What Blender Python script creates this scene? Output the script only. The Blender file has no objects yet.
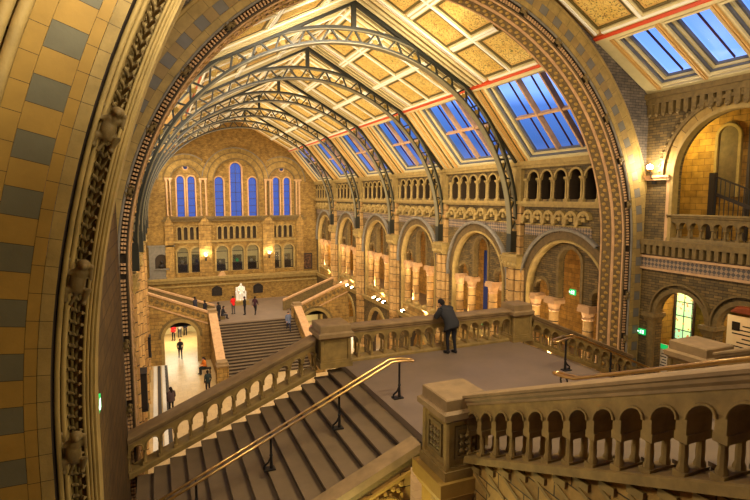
import bpy, bmesh, math, random
from mathutils import Vector, Matrix
random.seed(11)
SC = bpy.context.scene
COL = SC.collection
PI = math.pi

# ------------------------------------------------------------------ mesh builder
class MB:
    def __init__(s):
        s.v = []; s.f = []; s.m = []; s.uv = {}
    def add(s, pts):
        i = len(s.v); s.v.extend([tuple(p) for p in pts]); return i
    def face(s, pts, mi=0, uv=None):
        i = s.add(pts)
        s.f.append(tuple(range(i, i + len(pts)))); s.m.append(mi)
        if uv: s.uv[len(s.f) - 1] = uv
    def faces(s, base, fs, mi=0):
        for f in fs:
            s.f.append(tuple(base + k for k in f)); s.m.append(mi)
    def box(s, x0, x1, y0, y1, z0, z1, mi=0):
        b = s.add([(x0,y0,z0),(x1,y0,z0),(x1,y1,z0),(x0,y1,z0),(x0,y0,z1),(x1,y0,z1),(x1,y1,z1),(x0,y1,z1)])
        s.faces(b, [(3,2,1,0),(4,5,6,7),(0,1,5,4),(1,2,6,5),(2,3,7,6),(3,0,4,7)], mi)
    def frustum(s, cx, cy, z0, z1, hx0, hy0, hx1, hy1, mi=0):
        b = s.add([(cx-hx0,cy-hy0,z0),(cx+hx0,cy-hy0,z0),(cx+hx0,cy+hy0,z0),(cx-hx0,cy+hy0,z0),
                   (cx-hx1,cy-hy1,z1),(cx+hx1,cy-hy1,z1),(cx+hx1,cy+hy1,z1),(cx-hx1,cy+hy1,z1)])
        s.faces(b, [(3,2,1,0),(4,5,6,7),(0,1,5,4),(1,2,6,5),(2,3,7,6),(3,0,4,7)], mi)
    def bar(s, p, q, w, h, up=(0,0,1), mi=0):
        p = Vector(p); q = Vector(q); d = (q - p).normalized(); up = Vector(up)
        if abs(d.dot(up)) > .98: up = Vector((0,1,0)) if abs(d.y) < .9 else Vector((1,0,0))
        a = d.cross(up).normalized() * (w / 2); c = a.cross(d).normalized() * (h / 2)
        b = s.add([p-a-c, p+a-c, p+a+c, p-a+c, q-a-c, q+a-c, q+a+c, q-a+c])
        s.faces(b, [(3,2,1,0),(4,5,6,7),(0,1,5,4),(1,2,6,5),(2,3,7,6),(3,0,4,7)], mi)
    def tube(s, pts, r, n=8, mi=0, closed=False, caps=True):
        pts = [Vector(p) for p in pts]; N = len(pts)
        rs = r if isinstance(r, (list, tuple)) else [r] * N
        ref = None; base = len(s.v)
        for i, p in enumerate(pts):
            if closed: t = pts[(i+1) % N] - pts[i-1]
            else: t = pts[min(i+1, N-1)] - pts[max(i-1, 0)]
            t.normalize()
            if ref is None:
                ref = Vector((0,0,1)) if abs(t.z) < .9 else Vector((1,0,0))
            a = (ref - t * ref.dot(t)).normalized(); b = t.cross(a); ref = a
            for k in range(n):
                th = 2 * PI * k / n
                s.v.append(tuple(p + (a * math.cos(th) + b * math.sin(th)) * rs[i]))
        for i in range(N if closed else N - 1):
            j = (i + 1) % N
            for k in range(n):
                k2 = (k + 1) % n
                s.f.append((base+i*n+k, base+i*n+k2, base+j*n+k2, base+j*n+k)); s.m.append(mi)
        if caps and not closed:
            s.f.append(tuple(base + k for k in reversed(range(n)))); s.m.append(mi)
            s.f.append(tuple(base + (N-1)*n + k for k in range(n))); s.m.append(mi)
    def lathe(s, prof, c=(0,0,0), n=12, mi=0, a0=0, a1=2*PI):
        base = len(s.v); full = abs(a1 - a0 - 2*PI) < 1e-6; cols = n if full else n + 1
        for (r, z) in prof:
            for k in range(cols):
                t = a0 + (a1 - a0) * k / n
                s.v.append((c[0] + r*math.cos(t), c[1] + r*math.sin(t), c[2] + z))
        for i in range(len(prof) - 1):
            for k in range(n):
                k2 = (k + 1) % cols
                s.f.append((base+i*cols+k, base+i*cols+k2, base+(i+1)*cols+k2, base+(i+1)*cols+k)); s.m.append(mi)
        if full:
            s.f.append(tuple(base + k for k in reversed(range(cols)))); s.m.append(mi)
            s.f.append(tuple(base + (len(prof)-1)*cols + k for k in range(cols))); s.m.append(mi)
    def prism(s, poly, mp, d0, d1, mi=0):
        """closed 2-D polygon (u,z) extruded between depths d0, d1 through mp(u,d,z)"""
        n = len(poly)
        b = s.add([mp(u, d0, z) for u, z in poly] + [mp(u, d1, z) for u, z in poly])
        s.f.append(tuple(b + k for k in range(n))); s.m.append(mi)
        s.f.append(tuple(b + n + k for k in reversed(range(n)))); s.m.append(mi)
        for k in range(n):
            k2 = (k + 1) % n
            s.f.append((b+k, b+n+k, b+n+k2, b+k2)); s.m.append(mi)
    def ball(s, c, r, n=8, mi=0, sc=(1,1,1), rot=None):
        base = len(s.v); m = max(4, n // 2 + 1)
        for i in range(m + 1):
            ph = PI * i / m
            for k in range(n):
                t = 2 * PI * k / n
                p = Vector((r*sc[0]*math.sin(ph)*math.cos(t), r*sc[1]*math.sin(ph)*math.sin(t), r*sc[2]*math.cos(ph)))
                if rot: p = rot @ p
                s.v.append((c[0]+p.x, c[1]+p.y, c[2]+p.z))
        for i in range(m):
            for k in range(n):
                k2 = (k + 1) % n
                s.f.append((base+i*n+k, base+(i+1)*n+k, base+(i+1)*n+k2, base+i*n+k2)); s.m.append(mi)
    def sweep(s, cu, cz, st, prof, mp, mi=None, closed=False, rref=None):
        """profile [(r,d)] carried along arch stations ('L',z) ('A',angle) ('R',z) about (cu,cz)"""
        def pos(t, r):
            if t[0] == 'L': return (cu - r, t[1])
            if t[0] == 'R': return (cu + r, t[1])
            return (cu + r * math.cos(t[1]), cz + r * math.sin(t[1]))
        base = len(s.v); P = len(prof); rr = rref or prof[0][0]
        ss = [0.0]
        for i, t in enumerate(st):
            for (r, d) in prof:
                u, z = pos(t, r); s.v.append(tuple(mp(u, d, z)))
            if i:
                a = pos(st[i-1], rr); b = pos(t, rr); ss.append(ss[-1] + math.hypot(a[0]-b[0], a[1]-b[1]))
        pl = [0.0]
        for j in range(1, P + 1):
            a = prof[j-1]; b = prof[j % P]; pl.append(pl[-1] + math.hypot(a[0]-b[0], a[1]-b[1]))
        E = P if closed else P - 1
        for i in range(len(st) - 1):
            for j in range(E):
                j2 = (j + 1) % P
                s.f.append((base+i*P+j, base+i*P+j2, base+(i+1)*P+j2, base+(i+1)*P+j))
                s.m.append(mi(i, j) if mi else 0)
                s.uv[len(s.f)-1] = [(ss[i],pl[j]),(ss[i],pl[j+1]),(ss[i+1],pl[j+1]),(ss[i+1],pl[j])]
        if closed:
            s.f.append(tuple(base + k for k in range(P))); s.m.append(0)
            s.f.append(tuple(base + (len(st)-1)*P + k for k in reversed(range(P)))); s.m.append(0)
    def archwall(s, u0, u1, z0, z1, d0, d1, mp, ops, n=14, mi=0, ztop=None, mr=None, extra=()):
        """slab in the (u,z) plane from depth d0 to d1 with round-headed openings (uc, half, zb, zs)"""
        mr = mi if mr is None else mr
        zt = ztop or (lambda u: z1)
        us = {round(u0, 5), round(u1, 5)}
        for e in extra: us.add(round(e, 5))
        for (uc, h, zb, zs) in ops:
            for k in range(n + 1):
                uu = uc - h * math.cos(PI * k / n)
                if u0 <= uu <= u1: us.add(round(uu, 5))
        us = sorted(us)
        def voids(u, mid):
            out = []
            for (uc, h, zb, zs) in ops:
                if abs(mid - uc) < h:
                    out.append((zb, zs + math.sqrt(max(0, h*h - (u-uc)**2))))
            return sorted(out)
        for a, b in zip(us[:-1], us[1:]):
            if b - a < 1e-5: continue
            mid = (a + b) / 2
            va = voids(a, mid); vb = voids(b, mid)
            la = [z0] + [x for t in va for x in t] + [zt(a)]; lb = [z0] + [x for t in vb for x in t] + [zt(b)]
            for k in range(0, len(la), 2):
                za0, za1, zb0, zb1 = la[k], la[k+1], lb[k], lb[k+1]
                if za1 - za0 < 1e-6 and zb1 - zb0 < 1e-6: continue
                s.face([mp(a,d0,za0), mp(b,d0,zb0), mp(b,d0,zb1), mp(a,d0,za1)], mi)
                s.face([mp(a,d1,za0), mp(a,d1,za1), mp(b,d1,zb1), mp(b,d1,zb0)], mi)
                s.face([mp(a,d0,za0), mp(a,d1,za0), mp(b,d1,zb0), mp(b,d0,zb0)], mr if k else mi)
                s.face([mp(a,d0,za1), mp(b,d0,zb1), mp(b,d1,zb1), mp(a,d1,za1)], mi)
        for (uc, h, zb, zs) in ops:
            for e in (uc - h, uc + h):
                if u0 <= e <= u1: s.face([mp(e,d0,zb), mp(e,d0,zs), mp(e,d1,zs), mp(e,d1,zb)], mr)
        for e in (u0, u1):
            if not any(abs(e-uc) < h for uc, h, _, _ in ops):
                s.face([mp(e,d0,z0), mp(e,d0,zt(e)), mp(e,d1,zt(e)), mp(e,d1,z0)], mi)
    def build(s, name, mats, parent=None, smooth=None, local=False, weld=False):
        """link as ONE mesh object; world-space vertices are moved into the parent's frame unless local"""
        off = Vector((0,0,0))
        if parent is not None and not local: off = wloc(parent)
        me = bpy.data.meshes.new(name)
        me.from_pydata([(a-off.x, b-off.y, c-off.z) for a, b, c in s.v], [], s.f)
        mats = mats if isinstance(mats, (list, tuple)) else [mats]
        for m in mats: me.materials.append(m)
        me.polygons.foreach_set('material_index', s.m)
        if s.uv:
            ul = me.uv_layers.new(name='UVMap')
            for fi, co in s.uv.items():
                p = me.polygons[fi]
                for li, c in zip(p.loop_indices, co): ul.data[li].uv = c
        bm = bmesh.new(); bm.from_mesh(me)
        if weld: bmesh.ops.remove_doubles(bm, verts=bm.verts, dist=1e-4)
        bmesh.ops.recalc_face_normals(bm, faces=bm.faces)
        bm.to_mesh(me); bm.free()
        if smooth:
            me.polygons.foreach_set('use_smooth', [True] * len(me.polygons))
            me.set_sharp_from_angle(angle=math.radians(smooth))
        me.update()
        o = bpy.data.objects.new(name, me); COL.objects.link(o)
        if parent is not None: o.parent = parent
        return o

def wloc(o):
    v = Vector(o.location)
    while o.parent is not None:
        o = o.parent; v = v + Vector(o.location)
    return v
def tag(o, label, cat, group=None, kind=None):
    o['label'] = label; o['category'] = cat
    if group: o['group'] = group
    if kind: o['kind'] = kind
    return o
def struct(o, label=None, cat=None):
    o['kind'] = 'structure'
    if label: o['label'] = label
    if cat: o['category'] = cat
    return o
def thing(name, label, cat, loc=(0,0,0), group=None, rz=0):
    o = bpy.data.objects.new(name, None); COL.objects.link(o)
    o.location = loc; o.rotation_euler = (0,0,rz); o.empty_display_size = .1
    return tag(o, label, cat, group)
def dup(root, loc, label, rz=0, scale=None):
    def cp(o, parent):
        c = o.copy(); COL.objects.link(c)
        if parent is not None: c.parent = parent
        for ch in list(o.children): cp(ch, c)
        return c
    r = cp(root, None); r.location = loc; r.rotation_euler = (0,0,rz); r['label'] = label
    if scale: r.scale = scale
    return r
def stations(n, zleg=None, a0=PI, a1=0.0, legn=1, zc=0):
    st = []
    if zleg is not None:
        for k in range(legn): st.append(('L', zleg + (zc - zleg) * k / legn))
    for k in range(n + 1): st.append(('A', a0 + (a1 - a0) * k / n))
    if zleg is not None:
        for k in range(1, legn + 1): st.append(('R', zc + (zleg - zc) * k / legn))
    return st
XZ = lambda u, d, z: (u, d, z)          # walls facing along y: u = x, d = y
YZ = lambda u, d, z: (d, u, z)          # walls facing along x: u = y, d = x

# ------------------------------------------------------------------ materials
def lin(c):
    return tuple((x/12.92 if x <= .04045 else ((x+.055)/1.055)**2.4) for x in c) + (1.0,)
def newmat(name):
    m = bpy.data.materials.new(name); m.use_nodes = True
    nt = m.node_tree; b = nt.nodes['Principled BSDF']
    return m, nt, b
def N(nt, t, **kw):
    n = nt.nodes.new(t)
    for k, v in kw.items(): setattr(n, k, v)
    return n
def math_(nt, op, a, b=None):
    n = N(nt, 'ShaderNodeMath', operation=op)
    for i, x in enumerate((a, b)):
        if x is None: continue
        if isinstance(x, (int, float)): n.inputs[i].default_value = x
        else: nt.links.new(x, n.inputs[i])
    return n.outputs[0]
def mixc(nt, fac, a, b, mode='MIX'):
    n = N(nt, 'ShaderNodeMix', data_type='RGBA', blend_type=mode)
    for i, x in ((0, fac), (6, a), (7, b)):
        if isinstance(x, (int, float, tuple)): n.inputs[i].default_value = x
        else: nt.links.new(x, n.inputs[i])
    return n.outputs[2]
def planar(nt):
    """metres along and up a surface, whatever way it faces"""
    g = N(nt, 'ShaderNodeNewGeometry')
    sp = N(nt, 'ShaderNodeSeparateXYZ'); nt.links.new(g.outputs['Position'], sp.inputs[0])
    sn = N(nt, 'ShaderNodeSeparateXYZ'); nt.links.new(g.outputs['True Normal'], sn.inputs[0])
    ax = math_(nt, 'ABSOLUTE', sn.outputs[0]); ay = math_(nt, 'ABSOLUTE', sn.outputs[1]); az = math_(nt, 'ABSOLUTE', sn.outputs[2])
    fx = math_(nt, 'GREATER_THAN', ax, ay); fz = math_(nt, 'GREATER_THAN', az, .8)
    u = N(nt, 'ShaderNodeMix'); nt.links.new(fx, u.inputs[0]); nt.links.new(sp.outputs[0], u.inputs[2]); nt.links.new(sp.outputs[1], u.inputs[3])
    u2 = N(nt, 'ShaderNodeMix'); nt.links.new(fz, u2.inputs[0]); nt.links.new(u.outputs[0], u2.inputs[2]); nt.links.new(sp.outputs[0], u2.inputs[3])
    w = N(nt, 'ShaderNodeMix'); nt.links.new(fz, w.inputs[0]); nt.links.new(sp.outputs[2], w.inputs[2]); nt.links.new(sp.outputs[1], w.inputs[3])
    c = N(nt, 'ShaderNodeCombineXYZ'); nt.links.new(u2.outputs[0], c.inputs[0]); nt.links.new(w.outputs[0], c.inputs[1])
    return c.outputs[0], g.outputs['Position']
def noise(nt, vec, scale, detail=4, rough=.6):
    n = N(nt, 'ShaderNodeTexNoise'); n.inputs['Scale'].default_value = scale
    n.inputs['Detail'].default_value = detail; n.inputs['Roughness'].default_value = rough
    if vec is not None: nt.links.new(vec, n.inputs['Vector'])
    return n.outputs['Fac']
def ramp(nt, fac, stops):
    r = N(nt, 'ShaderNodeValToRGB'); e = r.color_ramp.elements
    while len(e) < len(stops): e.new(.5)
    for k, (p, c) in enumerate(stops):
        e[k].position = p; e[k].color = c if len(c) == 4 else tuple(c) + (1,)
    nt.links.new(fac, r.inputs[0]); return r.outputs[0]
def bump(nt, b, h, strength, dist=.02):
    n = N(nt, 'ShaderNodeBump'); n.inputs['Strength'].default_value = strength; n.inputs['Distance'].default_value = dist
    nt.links.new(h, n.inputs['Height']); nt.links.new(n.outputs[0], b.inputs['Normal'])
def masonry(name, c1, c2, mortar, bw, bh, ms=.012, uv=False, rough=.75, var=.5, bs=.8, spec=.3, nscale=2.8):
    m, nt, b = newmat(name)
    if uv:
        tc = N(nt, 'ShaderNodeTexCoord'); vec = tc.outputs['UV']
        g = N(nt, 'ShaderNodeNewGeometry'); pos = g.outputs['Position']
    else: vec, pos = planar(nt)
    t = N(nt, 'ShaderNodeTexBrick'); nt.links.new(vec, t.inputs['Vector'])
    t.inputs['Color1'].default_value = lin(c1); t.inputs['Color2'].default_value = lin(c2); t.inputs['Mortar'].default_value = lin(mortar)
    t.inputs['Scale'].default_value = 1; t.inputs['Mortar Size'].default_value = ms; t.inputs['Mortar Smooth'].default_value = .3
    t.inputs['Bias'].default_value = 0; t.inputs['Brick Width'].default_value = bw; t.inputs['Row Height'].default_value = bh
    nz = noise(nt, pos, nscale, 5)
    v = ramp(nt, nz, [(.25, (1-var,)*3), (.75, (1+var*.5,)*3)])
    c = mixc(nt, 1.0, t.outputs['Color'], v, 'MULTIPLY')
    nt.links.new(c, b.inputs['Base Color']); b.inputs['Roughness'].default_value = rough
    b.inputs['Specular IOR Level'].default_value = spec
    h = math_(nt, 'SUBTRACT', math_(nt, 'MULTIPLY', noise(nt, pos, 25, 3), .4), t.outputs['Fac'])
    bump(nt, b, h, bs)
    return m
def plain(name, c, rough=.7, metal=0, var=.25, nscale=4, bs=.25, bscale=30, spec=.3, c2=None):
    m, nt, b = newmat(name)
    g = N(nt, 'ShaderNodeNewGeometry'); nz = noise(nt, g.outputs['Position'], nscale, 5)
    if c2: col = ramp(nt, nz, [(.35, lin(c)), (.65, lin(c2))])
    else:
        v = ramp(nt, nz, [(.25, (1-var,)*3), (.75, (1+var*.4,)*3)])
        col = mixc(nt, 1.0, lin(c), v, 'MULTIPLY')
    nt.links.new(col, b.inputs['Base Color'])
    b.inputs['Roughness'].default_value = rough; b.inputs['Metallic'].default_value = metal; b.inputs['Specular IOR Level'].default_value = spec
    if bs: bump(nt, b, noise(nt, g.outputs['Position'], bscale, 3), bs, .01)
    return m
def emit(name, c, s):
    m, nt, b = newmat(name)
    b.inputs['Base Color'].default_value = lin(c); b.inputs['Emission Color'].default_value = lin(c); b.inputs['Emission Strength'].default_value = s
    return m
def glass(name, tint=(1,1,1), refl=.08, rough=.05):
    m = bpy.data.materials.new(name); m.use_nodes = True; nt = m.node_tree; nt.nodes.clear()
    o = N(nt, 'ShaderNodeOutputMaterial'); mx = N(nt, 'ShaderNodeMixShader'); mx.inputs[0].default_value = refl
    t = N(nt, 'ShaderNodeBsdfTransparent'); t.inputs[0].default_value = lin(tint)
    gl = N(nt, 'ShaderNodeBsdfGlossy'); gl.inputs['Roughness'].default_value = rough
    nt.links.new(t.outputs[0], mx.inputs[1]); nt.links.new(gl.outputs[0], mx.inputs[2]); nt.links.new(mx.outputs[0], o.inputs[0])
    return m
M = {}
M['buff'] = masonry('buff_terracotta_blocks', (.66,.51,.25), (.56,.42,.19), (.26,.19,.09), .62, .31)
M['buff_small'] = masonry('golden_brick', (.64,.49,.22), (.52,.39,.16), (.30,.22,.10), .26, .085, .008, bs=.35)
M['band_brick'] = masonry('banded_brick', (.46,.36,.18), (.32,.26,.14), (.20,.15,.08), .30, .10, .010, bs=.4)
M['grey_brick'] = masonry('grey_brick', (.46,.40,.32), (.36,.32,.27), (.22,.19,.15), .30, .10, .010, bs=.4)
M['brown_wall'] = masonry('brown_wall_blocks', (.36,.26,.10), (.31,.22,.08), (.14,.10,.04), .75, .34, .010)
M['orange_wall'] = masonry('orange_gallery_wall', (.66,.48,.18), (.56,.40,.13), (.34,.24,.09), .5, .25, .008)
M['shaft'] = masonry('shaft_blocks', (.72,.56,.32), (.62,.46,.24), (.16,.11,.05), 200.0, .55, .022)
M['ring_buff'] = masonry('arch_ring_buff', (.62,.49,.24), (.54,.42,.19), (.18,.13,.06), .62, 9.0, .010, uv=True)
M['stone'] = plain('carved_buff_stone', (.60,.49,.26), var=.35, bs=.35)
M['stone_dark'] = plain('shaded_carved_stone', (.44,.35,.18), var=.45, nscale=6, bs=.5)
M['stone_pink'] = plain('pink_terracotta', (.74,.57,.38), var=.3)
M['stone_grey'] = plain('blue_grey_terracotta', (.46,.42,.35), var=.3)
M['vous_buff'] = plain('buff_voussoir', (.60,.46,.19), var=.25, nscale=3, bs=.15, rough=.55)
M['vous_grey'] = plain('grey_voussoir', (.40,.37,.27), var=.2, nscale=3, bs=.15, rough=.5)
M['joint'] = plain('dark_joint', (.16,.11,.05), var=.2)
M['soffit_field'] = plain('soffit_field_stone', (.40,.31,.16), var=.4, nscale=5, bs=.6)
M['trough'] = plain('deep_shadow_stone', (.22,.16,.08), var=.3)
M['rail_stone'] = plain('worn_rail_stone', (.54,.43,.27), var=.35, nscale=3, bs=.2)
M['balu_stone'] = plain('balustrade_stone', (.54,.43,.22), var=.45, nscale=3.5, bs=.3)
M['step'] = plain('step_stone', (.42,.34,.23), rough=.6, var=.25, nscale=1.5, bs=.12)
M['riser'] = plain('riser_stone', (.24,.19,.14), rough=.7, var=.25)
M['paving'] = plain('landing_stone', (.47,.39,.30), rough=.5, var=.22, nscale=.9, bs=.08)
M['ground'] = masonry('hall_floor_tiles', (.72,.60,.40), (.68,.56,.36), (.50,.40,.26), .6, .6, .006, rough=.35, var=.15, bs=.1, spec=.5)
M['pale_kerb'] = plain('pale_kerb', (.80,.76,.68), var=.12)
M['dark_kerb'] = plain('dark_kerb', (.24,.21,.17), var=.15)
M['cream'] = plain('cream_paint', (.80,.72,.50), var=.12, bs=.05, rough=.5)
M['cream2'] = plain('ochre_paint', (.78,.60,.32), var=.15, bs=.05, rough=.5)
M['olive_line'] = plain('olive_paint', (.36,.30,.13), var=.15, bs=.05, rough=.5)
M['red_line'] = plain('red_paint', (.78,.26,.10), var=.1, bs=0, rough=.5)
M['white_line'] = plain('white_paint', (.90,.87,.78), var=.08, bs=0, rough=.5)
M['iron'] = plain('olive_iron', (.15,.145,.09), rough=.45, metal=.2, var=.2, bs=.05, spec=.5)
M['iron_edge'] = plain('pale_iron_edge', (.44,.40,.28), rough=.4, var=.15, bs=.05, spec=.5)
M['gilt'] = plain('gilded_leaf', (.55,.44,.18), rough=.5, metal=.3, var=.2, bs=.05)
M['black_iron'] = plain('black_iron', (.10,.085,.07), rough=.5, metal=.3, var=.2, bs=.1, spec=.5)
M['brass'] = plain('polished_brass', (.86,.70,.42), rough=.28, metal=1, var=.15, bs=.02)
M['wood_dark'] = plain('dark_frame_wood', (.20,.15,.10), var=.2)
M['slate_frame'] = plain('grey_window_frame', (.36,.36,.37), var=.12, bs=.05)
M['bronze'] = plain('dark_bronze', (.16,.13,.10), rough=.5, metal=.4)
M['marble'] = plain('white_marble', (.93,.90,.84), var=.1, rough=.5)
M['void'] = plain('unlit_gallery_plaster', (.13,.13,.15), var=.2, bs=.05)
M['vous_buff2'] = plain('far_buff_voussoir', (.56,.45,.25), var=.25, nscale=3, bs=.15)
M['vous_grey2'] = plain('far_grey_voussoir', (.42,.39,.33), var=.2, nscale=3, bs=.15)
M['bar_line'] = plain('maroon_glazing_bar', (.28,.12,.12), var=.1, bs=0)
M['glass_sky'] = glass('roof_glass', (.93,.95,1.0), .012, .3)
M['glass_far'] = glass('leaded_glass', (.62,.70,.86), .012, .4)
M['glass_case'] = glass('gallery_glass', (.8,.8,.78), .12, .15)
M['lamp'] = emit('lamp_glow', (1.0,.93,.78), 60)
M['flood'] = emit('floodlight_lens', (1.0,.90,.72), 25)
M['exit_green'] = emit('exit_sign_green', (.05,.62,.30), .9)
M['exit_white'] = emit('exit_sign_white', (.85,1.0,.9), 1.6)
M['blue_banner'] = plain('blue_banner_cloth', (.12,.18,.38), var=.1, bs=0)
M['paper'] = plain('paper_panel', (.88,.80,.66), var=.06, bs=0)
M['dark_panel'] = plain('dark_notice_board', (.14,.10,.07), var=.2, bs=0)
M['portrait'] = plain('portrait_paint', (.14,.09,.05), var=.5, nscale=5, c2=(.42,.28,.15), bs=0)

def foliage(name):
    m, nt, b = newmat(name)
    tc = N(nt, 'ShaderNodeTexCoord'); uv = tc.outputs['UV']
    mp = N(nt, 'ShaderNodeMapping'); nt.links.new(uv, mp.inputs[0])
    nzc = N(nt, 'ShaderNodeTexNoise'); nzc.inputs['Scale'].default_value = 1.6; nt.links.new(uv, nzc.inputs['Vector'])
    off = mixc(nt, .35, uv, nzc.outputs['Color'], 'ADD')
    vo = N(nt, 'ShaderNodeTexVoronoi'); vo.feature = 'DISTANCE_TO_EDGE'; vo.inputs['Scale'].default_value = 5.5; nt.links.new(off, vo.inputs['Vector'])
    vf = N(nt, 'ShaderNodeTexVoronoi'); vf.inputs['Scale'].default_value = 11; nt.links.new(off, vf.inputs['Vector'])
    leaf = ramp(nt, vf.outputs['Distance'], [(.28, (1,1,1)), (.36, (0,0,0))])
    stem = ramp(nt, vo.outputs['Distance'], [(.012, (1,1,1)), (.03, (0,0,0))])
    base = ramp(nt, noise(nt, uv, 1.2), [(.35, lin((.78,.62,.26))), (.7, lin((.84,.72,.40)))])
    lc = ramp(nt, noise(nt, uv, 3.0, 2), [(.45, lin((.36,.38,.12))), (.6, lin((.58,.38,.12)))])
    c = mixc(nt, leaf, base, lc); c = mixc(nt, stem, c, lin((.50,.36,.13)))
    nt.links.new(c, b.inputs['Base Color']); b.inputs['Roughness'].default_value = .6
    return m
M['foliage'] = foliage('painted_foliage')
def diaper(name):
    m, nt, b = newmat(name)
    vec, pos = planar(nt)
    mp = N(nt, 'ShaderNodeMapping'); mp.inputs['Rotation'].default_value = (0,0,PI/4); nt.links.new(vec, mp.inputs[0])
    ck = N(nt, 'ShaderNodeTexChecker'); ck.inputs['Scale'].default_value = 9.0; nt.links.new(mp.outputs[0], ck.inputs['Vector'])
    ck.inputs['Color1'].default_value = lin((.58,.47,.34)); ck.inputs['Color2'].default_value = lin((.32,.28,.24))
    c = mixc(nt, 1.0, ck.outputs['Color'], ramp(nt, noise(nt, pos, 3), [(.3,(.7,.7,.7)),(.7,(1.1,1.1,1.1))]), 'MULTIPLY')
    nt.links.new(c, b.inputs['Base Color']); b.inputs['Roughness'].default_value = .75
    bump(nt, b, ck.outputs['Fac'], .6)
    return m
M['diaper'] = diaper('diaper_band')
def leaded(name):
    m, nt, b = newmat(name)
    vec, pos = planar(nt)
    t = N(nt, 'ShaderNodeTexBrick'); nt.links.new(vec, t.inputs['Vector']); t.offset = 0
    t.inputs['Color1'].default_value = lin((.80,.95,.62)); t.inputs['Color2'].default_value = lin((.62,.85,.66)); t.inputs['Mortar'].default_value = lin((.05,.05,.04))
    t.inputs['Scale'].default_value = 1; t.inputs['Brick Width'].default_value = .36; t.inputs['Row Height'].default_value = .6; t.inputs['Mortar Size'].default_value = .02
    v = N(nt, 'ShaderNodeTexVoronoi'); v.inputs['Scale'].default_value = 6; nt.links.new(vec, v.inputs['Vector'])
    c = mixc(nt, ramp(nt, v.outputs['Distance'], [(.25,(1,1,1)),(.35,(0,0,0))]), t.outputs['Color'], lin((.75,.5,.3)))
    nt.links.new(c, b.inputs['Base Color']); nt.links.new(c, b.inputs['Emission Color']); b.inputs['Emission Strength'].default_value = .8
    return m
M['leaded'] = leaded('lit_leaded_window')
# ------------------------------------------------------------------ the shell of the hall
ZS = 12.03                                   # springing of the great arches
TRUSS = [21.05, 28.2, 35.35, 42.5, 49.65]
EDGE = [15.75] + TRUSS + [56.5]
BAYC = [17.75, 24.62, 31.78, 38.92, 46.08, 53.0]
ORD = ['first', 'second', 'third', 'fourth', 'fifth', 'sixth']

def plane_box(name, mat, *b, **k):
    m = MB(); m.box(*b); o = m.build(name, mat); struct(o); return o
floor = plane_box('floor', M['ground'], -15, 15, 2, 57, -.3, 0)
# pale and dark kerb stripes along the left side of the hall floor
kb = MB(); kd = MB()
for k, x in enumerate((-8.55, -8.25, -7.95, -7.72)):
    (kb if k % 2 == 0 else kd).box(x, x + (.26 if k % 2 == 0 else .22), 30, 45.6, 0, .05)
kb.build('floor_border', M['pale_kerb'], floor); kd.build('floor_border', M['dark_kerb'], floor)

# --- nave ceiling: two upper painted slopes
def up(side, z_off=0):
    L = math.hypot(5.85, 3.18); n = Vector((3.18, 0, 5.85)).normalized(); e = 1.05 if side < 0 else 1.0
    def f(u, d, t):                           # u along y, d above the ceiling face, t down the slope
        k = t / L
        return (side * e * (5.85 * k + n.x * d), u, 22.15 - 3.18 * k + n.z * d)
    return f
def low(side):
    L = math.hypot(2.85, 3.37); n = Vector((3.37, 0, 2.85)).normalized(); e = 1.05 if side < 0 else 1.0
    def f(u, d, t):
        k = t / L
        return (side * e * (5.85 + 2.85 * k + n.x * d), u, 18.97 - 3.37 * k + n.z * d)
    return f
def slab(m, f, u0, u1, t0, t1, d0, d1, mi=0):
    b = m.add([f(u0,d0,t0), f(u1,d0,t0), f(u1,d0,t1), f(u0,d0,t1), f(u0,d1,t0), f(u1,d1,t0), f(u1,d1,t1), f(u0,d1,t1)])
    m.faces(b, [(3,2,1,0),(4,5,6,7),(0,1,5,4),(1,2,6,5),(2,3,7,6),(3,0,4,7)], mi)
def rect_frame(m, f, u0, u1, t0, t1, w, d0, d1, mi=0):
    slab(m, f, u0, u1, t0, t0 + w, d0, d1, mi); slab(m, f, u0, u1, t1 - w, t1, d0, d1, mi)
    slab(m, f, u0, u0 + w, t0 + w, t1 - w, d0, d1, mi); slab(m, f, u1 - w, u1, t0 + w, t1 - w, d0, d1, mi)
def painted_panel(parent, f, u0, u1, t0, t1):
    m = MB()
    a, b, c, d = f(u0,-.015,t0), f(u1,-.015,t0), f(u1,-.015,t1), f(u0,-.015,t1)
    w, h = u1 - u0, t1 - t0; o = random.uniform(0, 5)
    m.face([a, b, c, d], 0, [(o,o), (o+w,o), (o+w,o+h), (o,o+h)])
    rect_frame(m, f, u0, u1, t0, t1, .09, -.05, -.01, 1)
    rect_frame(m, f, u0 + .12, u1 - .12, t0 + .12, t1 - .12, .035, -.03, -.012, 2)
    return m.build('painted_panel', [M['foliage'], M['olive_line'], M['cream2']], parent)
def panel_bays(ceil, f, u0, u1, ncol, rows, edge=.95):
    """cream mouldings with painted panels recessed between them"""
    pitch = (u1 - u0 - 2 * edge) / ncol
    rib = MB()
    for k in range(ncol + 1):
        u = u0 + edge + pitch * k
        slab(rib, f, u - .11, u + .11, 0, rows[-1][1] + .12, -.09, .0, 0)
        slab(rib, f, u - .045, u + .045, 0, rows[-1][1] + .12, -.13, -.09, 1)
    for a, b in rows:
        for t in (a - .12, b + .12):
            slab(rib, f, u0 + .5, u1 - .5, t - .1, t + .1, -.09, 0, 0); slab(rib, f, u0 + .5, u1 - .5, t - .04, t + .04, -.12, -.09, 1)
    rib.build('ceiling_moulding', [M['cream'], M['white_line']], ceil)
    for k in range(ncol):
        for a, b in rows:
            painted_panel(ceil, f, u0 + edge + pitch * k + .14, u0 + edge + pitch * (k + 1) - .14, a + .02, b - .02)
cm = MB()
for s in (-1, 1): slab(cm, up(s), 15.0, 56.5, 0, 6.658, 0, .2)
ceiling = struct(cm.build('ceiling', M['cream2']))
bl = MB()
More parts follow.
